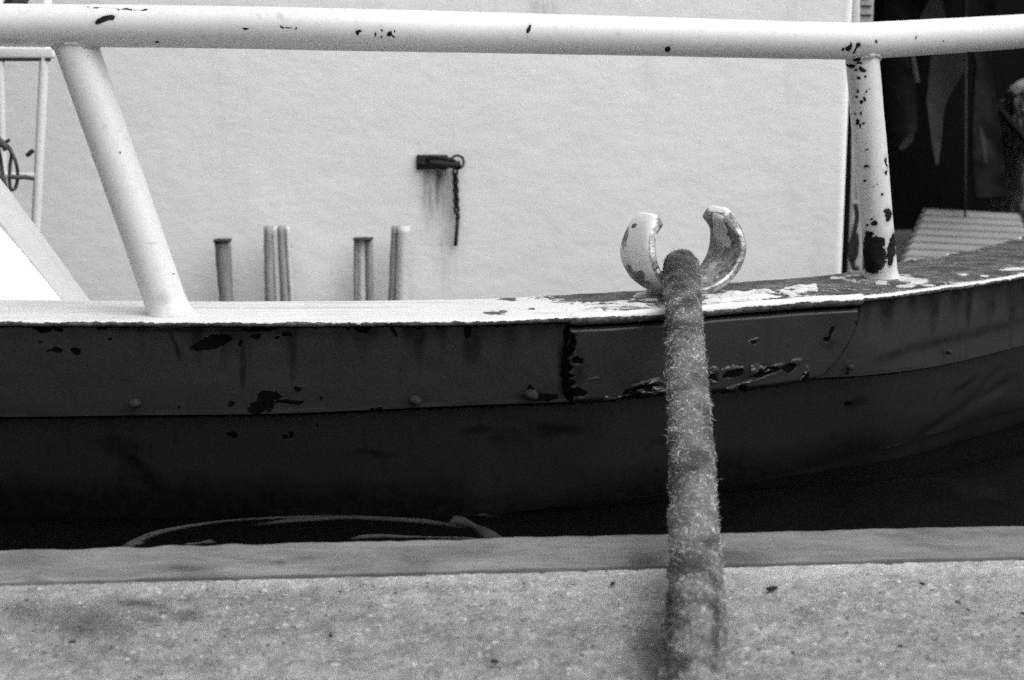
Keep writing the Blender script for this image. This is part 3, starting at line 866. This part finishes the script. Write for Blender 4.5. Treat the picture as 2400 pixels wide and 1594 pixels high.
# coping strip
xs2 = axis(-30, 30, -.78, .80, .004)
tt = np.concatenate([[0, .0], np.linspace(0.004, .996, 26), [1.0, 1.0]])
zz = np.concatenate([[-.03, -.004], np.full(26, 0.0), [-.005, -.6]])
Xc, Tc = np.meshgrid(xs2, tt, indexing='ij')
Pc = np.stack([Xc, ye(Xc) - cop_w * (1 - Tc), np.broadcast_to(zz[None], Xc.shape) + 0], -1)
rg = fbm(Pc, (30, 8, 30), 3, 181)
Pc[..., 2] += np.where((Tc > .001) & (Tc < .999), .002 + rg * .0012, 0)
Pc[..., 1] += np.where(Tc > .9, rg * .003, rg * .0006)
stc = sstep(0, .9, field(Pc, [(430, 1310, 110, 20), (130, 1340, 120, 10), (700, 1285, 60, 10), (640, 1300, 30, 8), (1680, 1278, 130, 24), (1480, 1290, 60, 26)], 18, 14)) * .8
stc = np.maximum(stc, sstep(.04, .0, Tc) * .9)
mb = MB(); mb.grid(Pc, stain=stc)
tag(mb.build('quay_coping', M['coping']), 'smooth streaked coping strip along the water edge of the quay', kind='structure')

ZW = -.113
xs3 = axis(-40, 40, -.72, .62, .004)
ys3 = np.concatenate([np.linspace(1.4, 1.86, 6), np.arange(1.88, 2.24, .0025), np.linspace(2.26, 3.3, 12), np.geomspace(3.5, 60, 12)])
Xw, Yw = np.meshgrid(xs3, ys3, indexing='ij')
Pw = np.stack([Xw, Yw, np.full(Xw.shape, ZW)], -1)
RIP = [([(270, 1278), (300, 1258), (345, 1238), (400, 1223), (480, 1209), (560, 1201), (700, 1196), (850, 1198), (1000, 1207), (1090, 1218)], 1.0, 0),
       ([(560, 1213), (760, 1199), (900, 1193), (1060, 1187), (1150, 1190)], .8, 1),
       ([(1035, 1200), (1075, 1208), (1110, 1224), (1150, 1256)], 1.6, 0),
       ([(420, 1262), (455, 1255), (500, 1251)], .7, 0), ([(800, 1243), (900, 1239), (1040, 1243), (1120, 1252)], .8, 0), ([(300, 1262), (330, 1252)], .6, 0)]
bumpz = np.zeros(Xw.shape); scum = np.zeros(Xw.shape)  # scum: mask of the painted ripple reflections
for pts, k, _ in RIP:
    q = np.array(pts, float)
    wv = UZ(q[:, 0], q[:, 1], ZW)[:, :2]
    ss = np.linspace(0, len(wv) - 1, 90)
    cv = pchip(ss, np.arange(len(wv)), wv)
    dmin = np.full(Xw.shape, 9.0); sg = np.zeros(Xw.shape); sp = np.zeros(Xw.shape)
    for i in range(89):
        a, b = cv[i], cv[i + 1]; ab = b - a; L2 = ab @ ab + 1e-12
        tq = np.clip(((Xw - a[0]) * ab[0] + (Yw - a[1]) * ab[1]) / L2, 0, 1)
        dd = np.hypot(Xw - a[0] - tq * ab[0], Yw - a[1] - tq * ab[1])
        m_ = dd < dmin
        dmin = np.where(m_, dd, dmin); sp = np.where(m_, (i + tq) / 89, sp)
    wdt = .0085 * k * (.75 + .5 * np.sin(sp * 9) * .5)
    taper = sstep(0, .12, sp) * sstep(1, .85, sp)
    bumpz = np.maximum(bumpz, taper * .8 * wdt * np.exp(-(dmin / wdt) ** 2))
    scum = np.maximum(scum, taper * sstep(1.05, .75, dmin / wdt))  # mask for the painted reflection along each ripple
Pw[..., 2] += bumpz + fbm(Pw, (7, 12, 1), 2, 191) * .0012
mb = MB(); mb.grid(Pw, scum=scum)  # scum carries the painted ripple reflections
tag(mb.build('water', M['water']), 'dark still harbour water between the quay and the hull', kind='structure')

# ------------------------------------------------------------------ white wall behind
YWALL = 3.3
xcor = UY([1957], [300], YWALL)[0][0]
xs4 = np.concatenate([np.linspace(-5, -1.3, 12), np.arange(-1.28, xcor - .02, .005)])
arc = np.linspace(0, np.pi / 2, 7)
prof = np.concatenate([np.stack([xs4, np.full(len(xs4), YWALL)], 1),
                       np.stack([xcor - .018 + .018 * np.sin(arc), YWALL + .018 - .018 * np.cos(arc)], 1)[0:],
                       np.array([[xcor, YWALL + .06], [xcor, YWALL + .28]])])
zs4 = np.concatenate([[-.6, -.3], np.arange(-.02, .80, .005), [.9, 1.2, 2.0, 2.8]])
Pl = np.zeros((len(prof), len(zs4), 3)); Pl[..., :2] = prof[:, None]; Pl[..., 2] = zs4[None]
wn = fbm(Pl, (20, 20, 30), 4, 201) * .0007 + fbm(Pl, (2.5, 1, 2), 2, 203) * .003
Pl[..., 1] += wn * (Pl[..., 0] < xcor - .02)
xw_, yw_ = proj(Pl)
band_ = np.exp(-((xw_ - 1006) / 34) ** 4)
stw = sstep(388, 396, yw_) * np.clip(1 - (yw_ - 390) / 175, 0, 1) ** 1.1 * band_ * 1.1
stw = np.maximum(stw, sstep(395, 405, yw_) * np.clip(1 - (yw_ - 390) / 150, 0, 1) * np.exp(-((xw_ - 1022 - .02 * (yw_ - 400)) / 10) ** 2) * 1.1)
stw = np.maximum(stw, .28 * np.exp(-((xw_ - 1030) / 26) ** 2) * sstep(400, 430, yw_) * sstep(760, 560, yw_))
stw = np.maximum(stw, sstep(0, .6, field(Pl, [(676, 398, 4, 4), (667, 385, 2, 3), (835, 388, 3, 3), (920, 512, 3, 3), (970, 345, 8, 4), (965, 330, 3, 3), (1113, 404, 5, 4), (1325, 410, 6, 3, 20), (1035, 545, 10, 4), (1025, 535, 10, 3), (1015, 565, 20, 3)], 4, 40)) * .5)
stw = np.maximum(stw, .35 * np.exp(-((xw_ - 1250) / 40) ** 2) * np.exp(-((yw_ - 20) / 30) ** 2))
mb = MB(); mb.grid(Pl, flip=False, stain=stw)
top = prof.copy()
mb.add(np.array([[-5, YWALL, 2.8], [xcor, YWALL, 2.8], [xcor, YWALL + .28, 2.8], [-5, YWALL + .28, 2.8], [-5, YWALL + .28, -.6], [xcor, YWALL + .28, -.6]]), [[[0, 1, 2, 3], [3, 2, 5, 4]]])
wall = mb.build('white_wall', M['wall'])
mb = MB(); mb.box((-1.36, 2.66, 1.4), (.08, 1.24, 4.2), 0, .006); mb.build('sky_blocker', plain('dark_blocker', .03, .8, 12, .5), wall)  # unseen dark slab added to block sky and darken the wall's left
tag(wall, 'rough white painted wall behind the boat rail, with rust streaks', 'wall')

# ---- rusty hasp with chain and pin
hp = lambda x, y, dy=0.0: UY([x], [y], YWALL - dy)[0]
hasp = thing('rusty_hasp', hp(1010, 374, .01))
tag(hasp, 'rusty hasp on the white wall with a short chain and hanging pin', 'hasp')
mb = MB()
c = hp(996, 374, .006); mb.box(c, (.072, .010, .034), 0, .003)
for dx in (966, 975, 1018): 
    q = hp(dx, 374 + (random.random() - .5) * 14, .014); mb.tube(np.array([q + [0, .006, 0], q - [0, .003, 0]]), .004, 12)
mb.build('hasp_plate', M['rust'], hasp)
mb = MB()
q = [hp(985, 366, .012), hp(1000, 362, .024), hp(1030, 366, .028), hp(1048, 374, .026), hp(1030, 384, .026), hp(1000, 386, .022), hp(985, 384, .012)]
mb.tube(pchip(np.linspace(0, 6, 50), np.arange(7), np.array(q)), .0052, 12)
mb.tube(pchip(np.linspace(0, 3, 30), np.arange(4), np.array([hp(992, 376, .022), hp(1015, 378, .03), hp(1038, 381, .03), hp(1060, 378, .022)])), .0075, 12)
mb.build('staple', M['rust'], hasp)
mb = MB()
a = np.linspace(0, 2 * np.pi, 40)
cr_ = hp(1054, 374, .02)
mb.tube(np.stack([cr_[0] + .015 * np.cos(a), cr_[1] + .004 * np.sin(2 * a), cr_[2] + .015 * np.sin(a)], 1), .003, 10, caps=False)
mb.build('ring', M['rust'], hasp)
mb = MB()
c0, c1 = hp(1049, 392, .014), hp(1053, 488, .014)
nl = 9
for k in range(nl):
    f_ = (k + .5) / nl; cen_ = c0 * (1 - f_) + c1 * f_
    tw = k * math.radians(90) + .6
    lw = np.array([math.cos(tw), math.sin(tw), 0])
    a = np.linspace(0, 2 * np.pi, 22)
    mb.tube(cen_ + (.0060 * np.cos(a)[:, None]) * lw + .0085 * np.sin(a)[:, None] * np.array([0, 0, 1.0]), .0026, 8, caps=False)
mb.build('chain', M['rust'], hasp)
mb = MB()
mb.tube(np.array([hp(1050, 486, .012), hp(1056, 496, .013), hp(1055, 505, .013)]), .0052, 12)
mb.tube(np.array([hp(1055, 503, .013), hp(1053, 535, .013), hp(1050, 567, .012)]), .0044, 12)
mb.build('pin', M['rust'], hasp)

# ---- short uprights standing before the wall
M['tim_d'] = plain('weathered_dark_batten', .25, .8, 40, .7, .002, 90, vec=(2, 2, .25))
M['tim_m'] = plain('weathered_grey_batten', .30, .8, 40, .6, .002, 90, vec=(2, 2, .25))
M['tim_l'] = plain('chalky_white_batten', .62, .8, 40, .25, .002, 90, vec=(2, 2, .25))
M['black'] = plain('dark_tar', .05, .8)


def upright(name, x0, x1, xb0, xb1, ytop, mat, label, dy=.05, depth=.03, capm=None):
    t0, t1 = hp(x0, ytop, dy), hp(x1, ytop, dy)
    b0, b1 = hp(xb0, 695, dy), hp(xb1, 695, dy)
    k = (t0[2] + .05) / (t0[2] - b0[2])
    g0, g1 = t0 + (b0 - t0) * k, t1 + (b1 - t1) * k
    o = thing(name, tuple((g0 + g1) / 2))
    tag(o, label, 'batten', 'battens standing against the white wall')
    return o, t0, t1, g0, g1


def slat(mb, t0, t1, g0, g1, u0, u1, d0, d1, n=20):
    s_ = np.linspace(0, 1, n)
    L = lambda u: (t0 * (1 - u) + t1 * u)[None] * (1 - s_)[:, None] + (g0 * (1 - u) + g1 * u)[None] * s_[:, None]
    A, Bb = L(u0), L(u1)
    o0, o1 = np.array([0, -d0, 0]), np.array([0, -d1, 0])
    r = np.stack([A + o0, Bb + o0, Bb + o1, A + o1], 1)
    r = r + fbm(r, 60, 2, 7)[..., None] * np.array([.001, .001, 0])
    b = mb.n
    mb.grid(r, close=True)
    mb.f.append(np.array([[b, b + 1, b + 2, b + 3]])); mb.mi.append(np.array([0]))


def cap(o, t0, t1, h, over):
    mb = MB(); c = (t0 + t1) / 2
    mb.box((c[0], c[1] - .012, c[2] + h / 2 - .001), (np.linalg.norm(t1 - t0) + over, .036, h), 0, .002)
    mb.build('cap', M['black'], o)


o, *L = upright('batten', 499, 532, 510, 537, 555, 0, 'dark grey batten with a black cap, leftmost of the uprights at the wall')
mb = MB(); slat(mb, *L, 0, 1, -.0, .022); mb.build('board', M['tim_d'], o); cap(o, L[0], L[1], .006, .004)
o, *L = upright('batten', 613, 668, 616, 680, 521, 0, 'pair of grey battens with a pale gap between, second from the left')
mb = MB(); slat(mb, *L, 0, .32, 0, .03); mb.build('board', M['tim_m'], o)
mb = MB(); slat(mb, *L, .56, .82, 0, .024); mb.build('board', M['tim_m'], o)
mb = MB(); slat(mb, *L, .87, 1.0, 0, .02); mb.build('board', M['tim_l'], o)
mb = MB(); slat(mb, *L, .34, .54, .004, .022); mb.build('board', M['tim_l'], o)
o, *L = upright('batten', 817, 860, 817, 862, 550, 0, 'pale channel shaped batten with a thin black cap, third from the left')
mb = MB(); slat(mb, *L, 0, .22, 0, .014); mb.build('flange', M['tim_m'], o)
mb = MB(); slat(mb, *L, .64, 1, 0, .016); mb.build('flange', M['tim_m'], o)
mb = MB(); slat(mb, *L, .24, .62, .0, .014); mb.build('web', M['tim_l'], o)
cap(o, L[0], L[1], .004, .002)
o, *L = upright('batten', 904, 946, 896, 942, 521, 0, 'batten with a dark side and chalky white face, nearest the hanging pin')
mb = MB(); slat(mb, *L, 0, .36, 0, .02); mb.build('side_board', M['tim_d'], o)
mb = MB(); slat(mb, *L, .38, 1.0, 0, .026); mb.build('board', M['tim_l'], o)

# ------------------------------------------------------------------ left: white railing, rope coil, sloping panel
M['white'] = plain('old_white_paint', .74, .6, 30, .10, .0008, 90)
YL = 2.95
lp = lambda x, y, Y=YL: UY([x], [y], Y)[0]
fr = thing('white_railing', tuple(lp(60, 560)))
tag(fr, 'thin white railing frame with two crossbars at the left edge of the photo', 'railing')
mb = MB(); mb.tube(np.array([lp(111, -60), lp(103, 120), lp(93, 320), lp(82, 540), lp(74, 720)]), .0095, 20); mb.build('post', M['white'], fr)
mb = MB(); mb.tube(np.array([lp(-6, -60), lp(0, 120), lp(4, 320), lp(8, 460), lp(12, 720)]), .0085, 20); mb.build('post', M['white'], fr)
mb = MB(); mb.box(tuple((lp(50, 122) + lp(50, 122)) / 2), (.135, .02, .022), 0, .004); mb.build('crossbar', M['white'], fr)
mb = MB(); mb.box(tuple(lp(45, 405)), (.09, .016, .012), 0, .003); mb.build('crossbar', M['white'], fr)
mb = MB(); mb.box(tuple(lp(48, 136.5)), (.118, .018, .008), 0, .002); mb.build('dark_strip', M['black'], fr)  # thin dark line under the upper crossbar
M['cord'] = plain('dark_cord', .065, .9, 200, .5)
mb = MB()
YC = 2.88
cl = [(-14, 315), (5, 325), (22, 345), (36, 372), (41, 405), (36, 432), (26, 437), (22, 420), (23, 385), (26, 350), (10, 330), (-4, 330), (2, 370), (6, 400), (10, 420), (18, 445), (2, 420), (-8, 380), (-12, 345), (8, 332), (22, 322)]
mb.tube(pchip(np.linspace(0, len(cl) - 1, 200), np.arange(len(cl)), np.array([lp(a, b, YC + .008 * math.sin(i * 1.7)) for i, (a, b) in enumerate(cl)])), .0035, 10)
mb.tube(pchip(np.linspace(0, 3, 30), np.arange(4), np.array([lp(22, 408, YC - .012), lp(40, 409, YC - .012), (lp(60, 409, YC)), lp(76, 412, YC + .03)])), .0042, 10)
mb.tube(np.array([lp(-8, 318, YC - .014), lp(8, 334, YC - .014), lp(16, 346, YC - .012)]), .007, 10)
o = mb.build('rope_coil', M['cord'])
tag(o, 'dark thin cord coiled and hung on the white railing', 'rope')
mb = MB(); mb.box(tuple(lp(69, 353, YL - .02)), (.018, .012, .008), 0, .002, Matrix.Rotation(math.radians(-40), 3, 'Y')); o = mb.build('cleat', M['rust'])
tag(o, 'small dark cleat beside the post of the white railing', 'cleat')

# sloping white panel: bright face tilted to the sky, pale border standing up along its edge
pn = thing('sloping_panel', tuple(UY([60], [700], 2.75)[0]))
tag(pn, 'white sloping panel with a pale raised border rising out of frame behind the gunwale', 'panel')


def slab(pts_front, depth_vec, name, mat):
    mb = MB()
    F = np.array(pts_front); Bk = F + np.array(depth_vec)
    n = len(F)
    fac = [list(range(n)), list(range(2 * n - 1, n - 1, -1))]
    mb.add(np.concatenate([F, Bk]), [np.array([fac[0]]), np.array([fac[1]]), np.array([[i, (i + 1) % n, n + (i + 1) % n, n + i] for i in range(n)])[:, ::-1]])
    ob = mb.build(name, mat, pn, smooth=False)
    bv = ob.modifiers.new('bevel', 'BEVEL'); bv.width = .003; bv.segments = 2
    return ob


# border strip (faces the camera) and the panel lying back from its lower edge
slab([UY([x], [y], Y)[0] for x, y, Y in ((-40, 468, 2.62), (0, 520, 2.62), (60, 590, 2.62), (150, 700, 2.62), (235, 805, 2.62), (280, 805, 2.66), (193, 692, 2.66), (92, 552, 2.66), (40, 482, 2.66), (0, 428, 2.66), (-40, 378, 2.66))][::-1], (0, .03, 0), 'border', plain('pale_border_paint', .46, .6, 24, .12, .001, 80))
slab([UY([x], [y], Y)[0] for x, y, Y in ((-300, 190, 2.60), (-40, 468, 2.61), (0, 520, 2.61), (60, 590, 2.61), (150, 700, 2.61), (235, 805, 2.61), (-100, 805, 2.42), (-300, 805, 2.42))][::-1], (0, .02, -.02), 'panel_face', plain('bright_panel_paint', .74, .5, 24, .05, .001, 80))
# dark strut and pale edge above the rail at the far left
mb = MB(); mb.tube(np.array([lp(34, 14, 3.1), lp(22, 40, 3.1), lp(60, -60, 3.1)])[[1, 0, 2]], .024, 4); o = mb.build('dark_strut', plain('dark_strut_paint', .06, .6), None, smooth=False)
tag(o, 'dark slanting strut above the handrail in the upper left corner', 'strut')

# ------------------------------------------------------------------ right: pipe, louvre panel, dark shed with hung cloths
rp_ = lambda x, y, Y: UY([x], [y], Y)[0]
pipe = MB(); pipe.tube(np.array([rp_(1975, -200, 3.42), rp_(1974, 60, 3.42), rp_(1971, 460, 3.42)]), .0085, 20)
o = pipe.build('drainpipe', plain('pale_pipe_paint', .55, .6, 20, .3)); tag(o, 'thin pale pipe running down beside the corner of the white wall', 'pipe')
lv = thing('louvre_panel', tuple(rp_(2000, 640, 3.6)))
tag(lv, 'pale narrow panel with dark horizontal slots between the wall corner and the shed', 'panel')
mb = MB()
cx0, cx1 = rp_(1983, 60, 3.56), rp_(2013, 60, 3.56)
mb.box(((cx0[0] + cx1[0]) / 2, 3.575, .9), (cx1[0] - cx0[0], .03, 2.0), 0, .004); mb.build('board', plain('pale_panel_paint', .42, .6, 20, .3), lv)
for k, yy_ in enumerate((-7, 14, 35)):
    q = rp_(1995, yy_, 3.555); mb = MB(); mb.box((q[0] + .002, 3.557, q[2]), (.028, .008, .004), 0, .001); mb.build('slot', M['rust'], lv)
mb = MB(); mb.tube(np.array([rp_(1986, -200, 3.6), rp_(1984, 300, 3.6), rp_(1980, 700, 3.6)]), .02, 8)
mb.build('jamb', plain('grey_jamb', .12, .7), lv)
mb = MB()
cl = [(1972, 470), (1976, 500), (1968, 540), (1960, 575), (1964, 600), (1972, 590), (1976, 560), (1972, 540), (1964, 580), (1968, 615), (1980, 620)]
mb.tube(pchip(np.linspace(0, 10, 90), np.arange(11), np.array([rp_(a, b, 3.40) for a, b in cl])), .006, 10)
o = mb.build('hanging_strap', plain('dark_strap', .025, .8)); tag(o, 'dark strap hanging beside the white wall corner below the pipe', 'strap')

shed = thing('dark_shed', (1.9, 5.0, 0))
tag(shed, 'dark open shed behind the bow, hung with cloths', 'shed')
M['shed'] = plain('shade_black_boards', .005, .85, 14, .7, .003, 60, vec=(3, 3, .3))  # near-black boards carry the shed's inner shade in their colour
mb = MB(); mb.box((2.2, 5.22, 1.1), (3.2, .08, 2.6), 0, .005); mb.build('back_wall', M['shed'], shed)
mb = MB(); mb.box((.86, 4.45, 1.1), (.05, 1.5, 2.6), 0, .005); mb.build('side_wall', M['shed'], shed)
mb = MB(); mb.box((1.13, 4.56, 1.02), (1.0, 1.6, .06), 0, .005); mb.build('shade_roof', M['shed'], shed)  # unseen roof set low to keep sky light off the interior


def cloth(rows, Y, mat, label, amp=.02, fold=30, name='hanging_cloth', cat='cloth', group='cloths hung in the dark shed'):
    rows = np.array(rows, float) / np.array([K, K, K])
    ys_ = np.linspace(rows[0, 0], rows[-1, 0], 70)
    l = np.interp(ys_, rows[:, 0], rows[:, 1]); r = np.interp(ys_, rows[:, 0], rows[:, 2])
    u = np.linspace(0, 1, 24)
    XX = l[:, None] * (1 - u) + r[:, None] * u; YY = np.broadcast_to(ys_[:, None], XX.shape)
    G = UY(XX.reshape(-1), YY.reshape(-1), np.full(XX.size, Y)).reshape(XX.shape + (3,))
    G[..., 1] += amp * np.sin(G[..., 0] * fold + 1.5 * G[..., 2] * 3) * np.linspace(.4, 1, 70)[:, None] + fbm(G, 9, 3, int(Y * 100)) * amp
    mb = MB(); mb.grid(G)
    ob = mb.build(name, mat)
    so = ob.modifiers.new('thick', 'SOLIDIFY'); so.thickness = .006
    tag(ob, label, cat, group)
    return ob


c_dark = plain('black_oilskin', .006, .55, 12, .5, .002, 40)
c_mid = plain('grey_cloth', .055, .8, 12, .4, .002, 40)
c_blk = plain('black_cloth', .007, .8, 12, .5, .002, 40)
cloth([(-60, 2070, 2160), (60, 2066, 2150), (150, 2064, 2142), (250, 2066, 2150), (300, 2072, 2152), (325, 2080, 2130), (350, 2090, 2100)], 4.25, c_dark, 'wide black cloth hanging just behind the upright stanchion')
cloth([(-60, 2182, 2200), (0, 2178, 2208), (40, 2157, 2216), (90, 2168, 2240), (130, 2183, 2264), (160, 2180, 2258), (200, 2177, 2240), (240, 2172, 2219), (280, 2179, 2213), (340, 2187, 2209), (388, 2196, 2202)], 4.15, c_mid, 'grey pointed cloth hanging to a tip, the palest of the cloths', amp=.012)
cloth([(-60, 2255, 2345), (60, 2262, 2330), (150, 2290, 2328), (300, 2275, 2346), (400, 2275, 2358), (468, 2280, 2368)], 4.3, c_dark, 'black cloth hanging rightmost, beside the rough stone')
cloth([(300, 2294, 2300), (330, 2298, 2312), (360, 2304, 2313), (382, 2308, 2312)], 4.22, c_mid, 'small grey pointed scrap hanging in front of the rightmost black cloth', amp=.004)
cloth([(312, 2136, 2142), (330, 2116, 2140), (345, 2107, 2124), (352, 2110, 2116)], 4.2, c_mid, 'small dim grey scrap hanging under the wide black cloth', amp=.004)
mb = MB(); mb.tube(np.array([rp_(2094, 60, 4.1), rp_(2102, 130, 4.1), rp_(2112, 186, 4.1), rp_(2117, 191, 4.1)]), [.0095, .0095, .0095, .005], 16)
o = mb.build('hanging_stick', plain('grey_stick', .07, .6)); tag(o, 'short grey stick hanging between the wide black cloth and the grey pointed cloth', 'stick')
mb = MB(); mb.tube(np.array([rp_(2227, -40, 4.12), rp_(2226, 300, 4.12), rp_(2225, 520, 4.12)]), .004, 10)
o = mb.build('thin_pole', plain('dull_pole', .05, .6)); tag(o, 'thin upright pole standing behind the corrugated sheet', 'pole')

# corrugated sheet lying behind the bow
cs = lambda x, y, Y: UY([x], [y], Y)[0]
q00, q01 = cs(2062, 622, 3.60), cs(2128, 480, 4.2)
q10, q11 = cs(2420, 640, 3.60), cs(2352, 492, 4.2)
nu, nv = 60, 240
u = np.linspace(0, 1, nu)[:, None, None]; vv = np.linspace(0, 1, nv)[None, :, None]
G = (q00 * (1 - u) + q10 * u) * (1 - vv) + (q01 * (1 - u) + q11 * u) * vv
ridge = np.sin(vv[..., 0] * 2 * np.pi * 9.0)
G[..., 2] += .013 * ridge * sstep(0, .05, u[..., 0]) * sstep(1.0, .95, u[..., 0])
mb = MB(); mb.grid(G)
o = mb.build('corrugated_sheet', plain('galvanised_sheet', .10, .42, 14, .35, .0008, 50, metal=.35))
so = o.modifiers.new('thick', 'SOLIDIFY'); so.thickness = .003
tag(o, 'grey corrugated sheet lying behind the bow deck', 'sheet')

# rough stone block at the right edge
st_ = thing
bm = bmesh.new(); bmesh.ops.create_icosphere(bm, subdivisions=6, radius=1)
mb = MB(); bm.verts.index_update()
Vv_ = np.array([v_.co[:] for v_ in bm.verts]); Fv = np.array([[q.index for q in f.verts] for f in bm.faces]); bm.free()
cst = rp_(2448, 400, 4.62)
sgn = np.sign(Vv_) * np.abs(Vv_) ** .55
Vs = cst + sgn * np.array([.185, .16, .29])
Vs = Vs + (fbm(Vs, 6, 5, 221) * .05)[:, None] * Vv_ + (fbm(Vs, 26, 4, 222) * .025)[:, None] * Vv_
mb.add(Vs, [Fv])
o = mb.build('rough_stone', plain('rough_stone', .20, .9, 22, .9, .006, 60)); tag(o, 'rough grey stone pillar at the right edge behind the cloths', 'stone')
mb = MB(); mb.tube(np.array([rp_(2296, 245, 4.45), rp_(2372, 332, 4.45), rp_(2420, 385, 4.45)]), .011, 12)
o = mb.build('dark_bar', c_blk); tag(o, 'black bar slanting across the rough grey stone', 'bar')

# far ground behind the boat on the right
mb = MB()
gx, gy = np.meshgrid(np.concatenate([[xcor + .02, .9], np.linspace(1, 30, 16)]), np.concatenate([[3.56, 3.7], np.linspace(4, 40, 20)]), indexing='ij')
G = np.stack([gx, gy, 0 * gx + .02], -1); mb.grid(G, stain=0, scuff=0)
tag(mb.build('far_ground', plain('dark_ground', .08, .9, 12, .6)), 'dark ground under the shed behind the bow', kind='structure')

# ------------------------------------------------------------------ litter on the quay
lit = [(1780, 1357, .014, .05), (2127, 1346, .008, .04), (1412, 1345, .010, .05), (1140, 1525, .009, .05), (762, 1465, .009, .05), (167, 1480, .008, .05), (2208, 1388, .007, .04), (1952, 1459, .006, .04), (2075, 1490, .007, .04), (1828, 1505, .007, .04), (660, 1412, .004, .04), (2360, 1415, .007, .04)]
base_o = None
M['chip'] = plain('dark_litter', .03, .9, 200, .6)
for k, (a, b, L, h) in enumerate(lit):
    q = UZ([a], [b], .003)[0]
    if base_o is None:
        mb = MB(); aa_ = np.linspace(0, 2 * np.pi, 14, endpoint=False)
        rr_ = 1 + .35 * np.sin(3 * aa_ + 1) + .2 * np.sin(5 * aa_)
        ringA = np.stack([np.cos(aa_) * rr_, np.sin(aa_) * rr_ * .45, 0 * aa_ - .3], 1)
        G = np.stack([ringA, ringA * np.array([.85, .8, 0]) + np.array([0, 0, .25]), ringA * np.array([.3, .3, 0]) + np.array([.1, 0, .42])], 0)
        mb.grid(G, close=True); base_o = mb.build('litter_chip', M['chip']); ob = base_o
        bb = mb.n
    else:
        ob = base_o.copy(); COL.objects.link(ob)
    ob.location = tuple(q); ob.scale = (L * .42,) * 3; ob.rotation_euler = (0, 0, .3 + k * 1.9)
    tag(ob, 'small dark scrap of litter lying on the gritty concrete quay', 'litter', 'dark scraps on the quay')

# ------------------------------------------------------------------ light, sky, camera
w = bpy.data.worlds.new('World'); scn.world = w; w.use_nodes = True
t = w.node_tree; t.nodes.clear()
sky = t.nodes.new('ShaderNodeTexSky'); sky.sky_type = 'NISHITA'; sky.sun_disc = False
SUN_EL, SUN_AZ = math.radians(62), math.radians(118)      # azimuth measured from +Y towards +X
sky.sun_elevation = SUN_EL; sky.sun_rotation = SUN_AZ
sky.air_density = 1.0; sky.dust_density = 6.0; sky.ozone_density = 1.0
bw = t.nodes.new('ShaderNodeRGBToBW'); bg = t.nodes.new('ShaderNodeBackground'); ow = t.nodes.new('ShaderNodeOutputWorld')
t.links.new(sky.outputs[0], bw.inputs[0]); t.links.new(bw.outputs[0], bg.inputs[0]); t.links.new(bg.outputs[0], ow.inputs[0])
bg.inputs[1].default_value = .12
sd = bpy.data.lights.new('sun', 'SUN'); sd.energy = 1.25; sd.angle = math.radians(90); sd.color = (1, 1, 1)
so = bpy.data.objects.new('sun', sd); COL.objects.link(so)
dirv = Vector((math.sin(SUN_AZ) * math.cos(SUN_EL), math.cos(SUN_AZ) * math.cos(SUN_EL), math.sin(SUN_EL)))
so.rotation_euler = (-dirv).to_track_quat('-Z', 'Y').to_euler(); so.location = tuple(dirv * 10)

cd = bpy.data.cameras.new('camera'); cam = bpy.data.objects.new('camera', cd); COL.objects.link(cam)
cd.lens = 50; cd.sensor_width = 36; cd.sensor_fit = 'HORIZONTAL'; cd.clip_start = .05; cd.clip_end = 300
cam.location = tuple(CAM); cam.rotation_euler = (math.pi / 2 - PITCH, 0, 0)
cd.dof.use_dof = True; cd.dof.focus_distance = 2.08; cd.dof.aperture_fstop = 5.0
scn.camera = cam
scn.view_settings.view_transform = 'Standard'; scn.view_settings.look = 'None'
scn.view_settings.exposure = 0.65; scn.view_settings.gamma = 1.0
scn.render.engine = 'CYCLES'
scn.cycles.use_denoising = False
scn.cycles.use_adaptive_sampling = True; scn.cycles.adaptive_threshold = .03; scn.cycles.adaptive_min_samples = 24
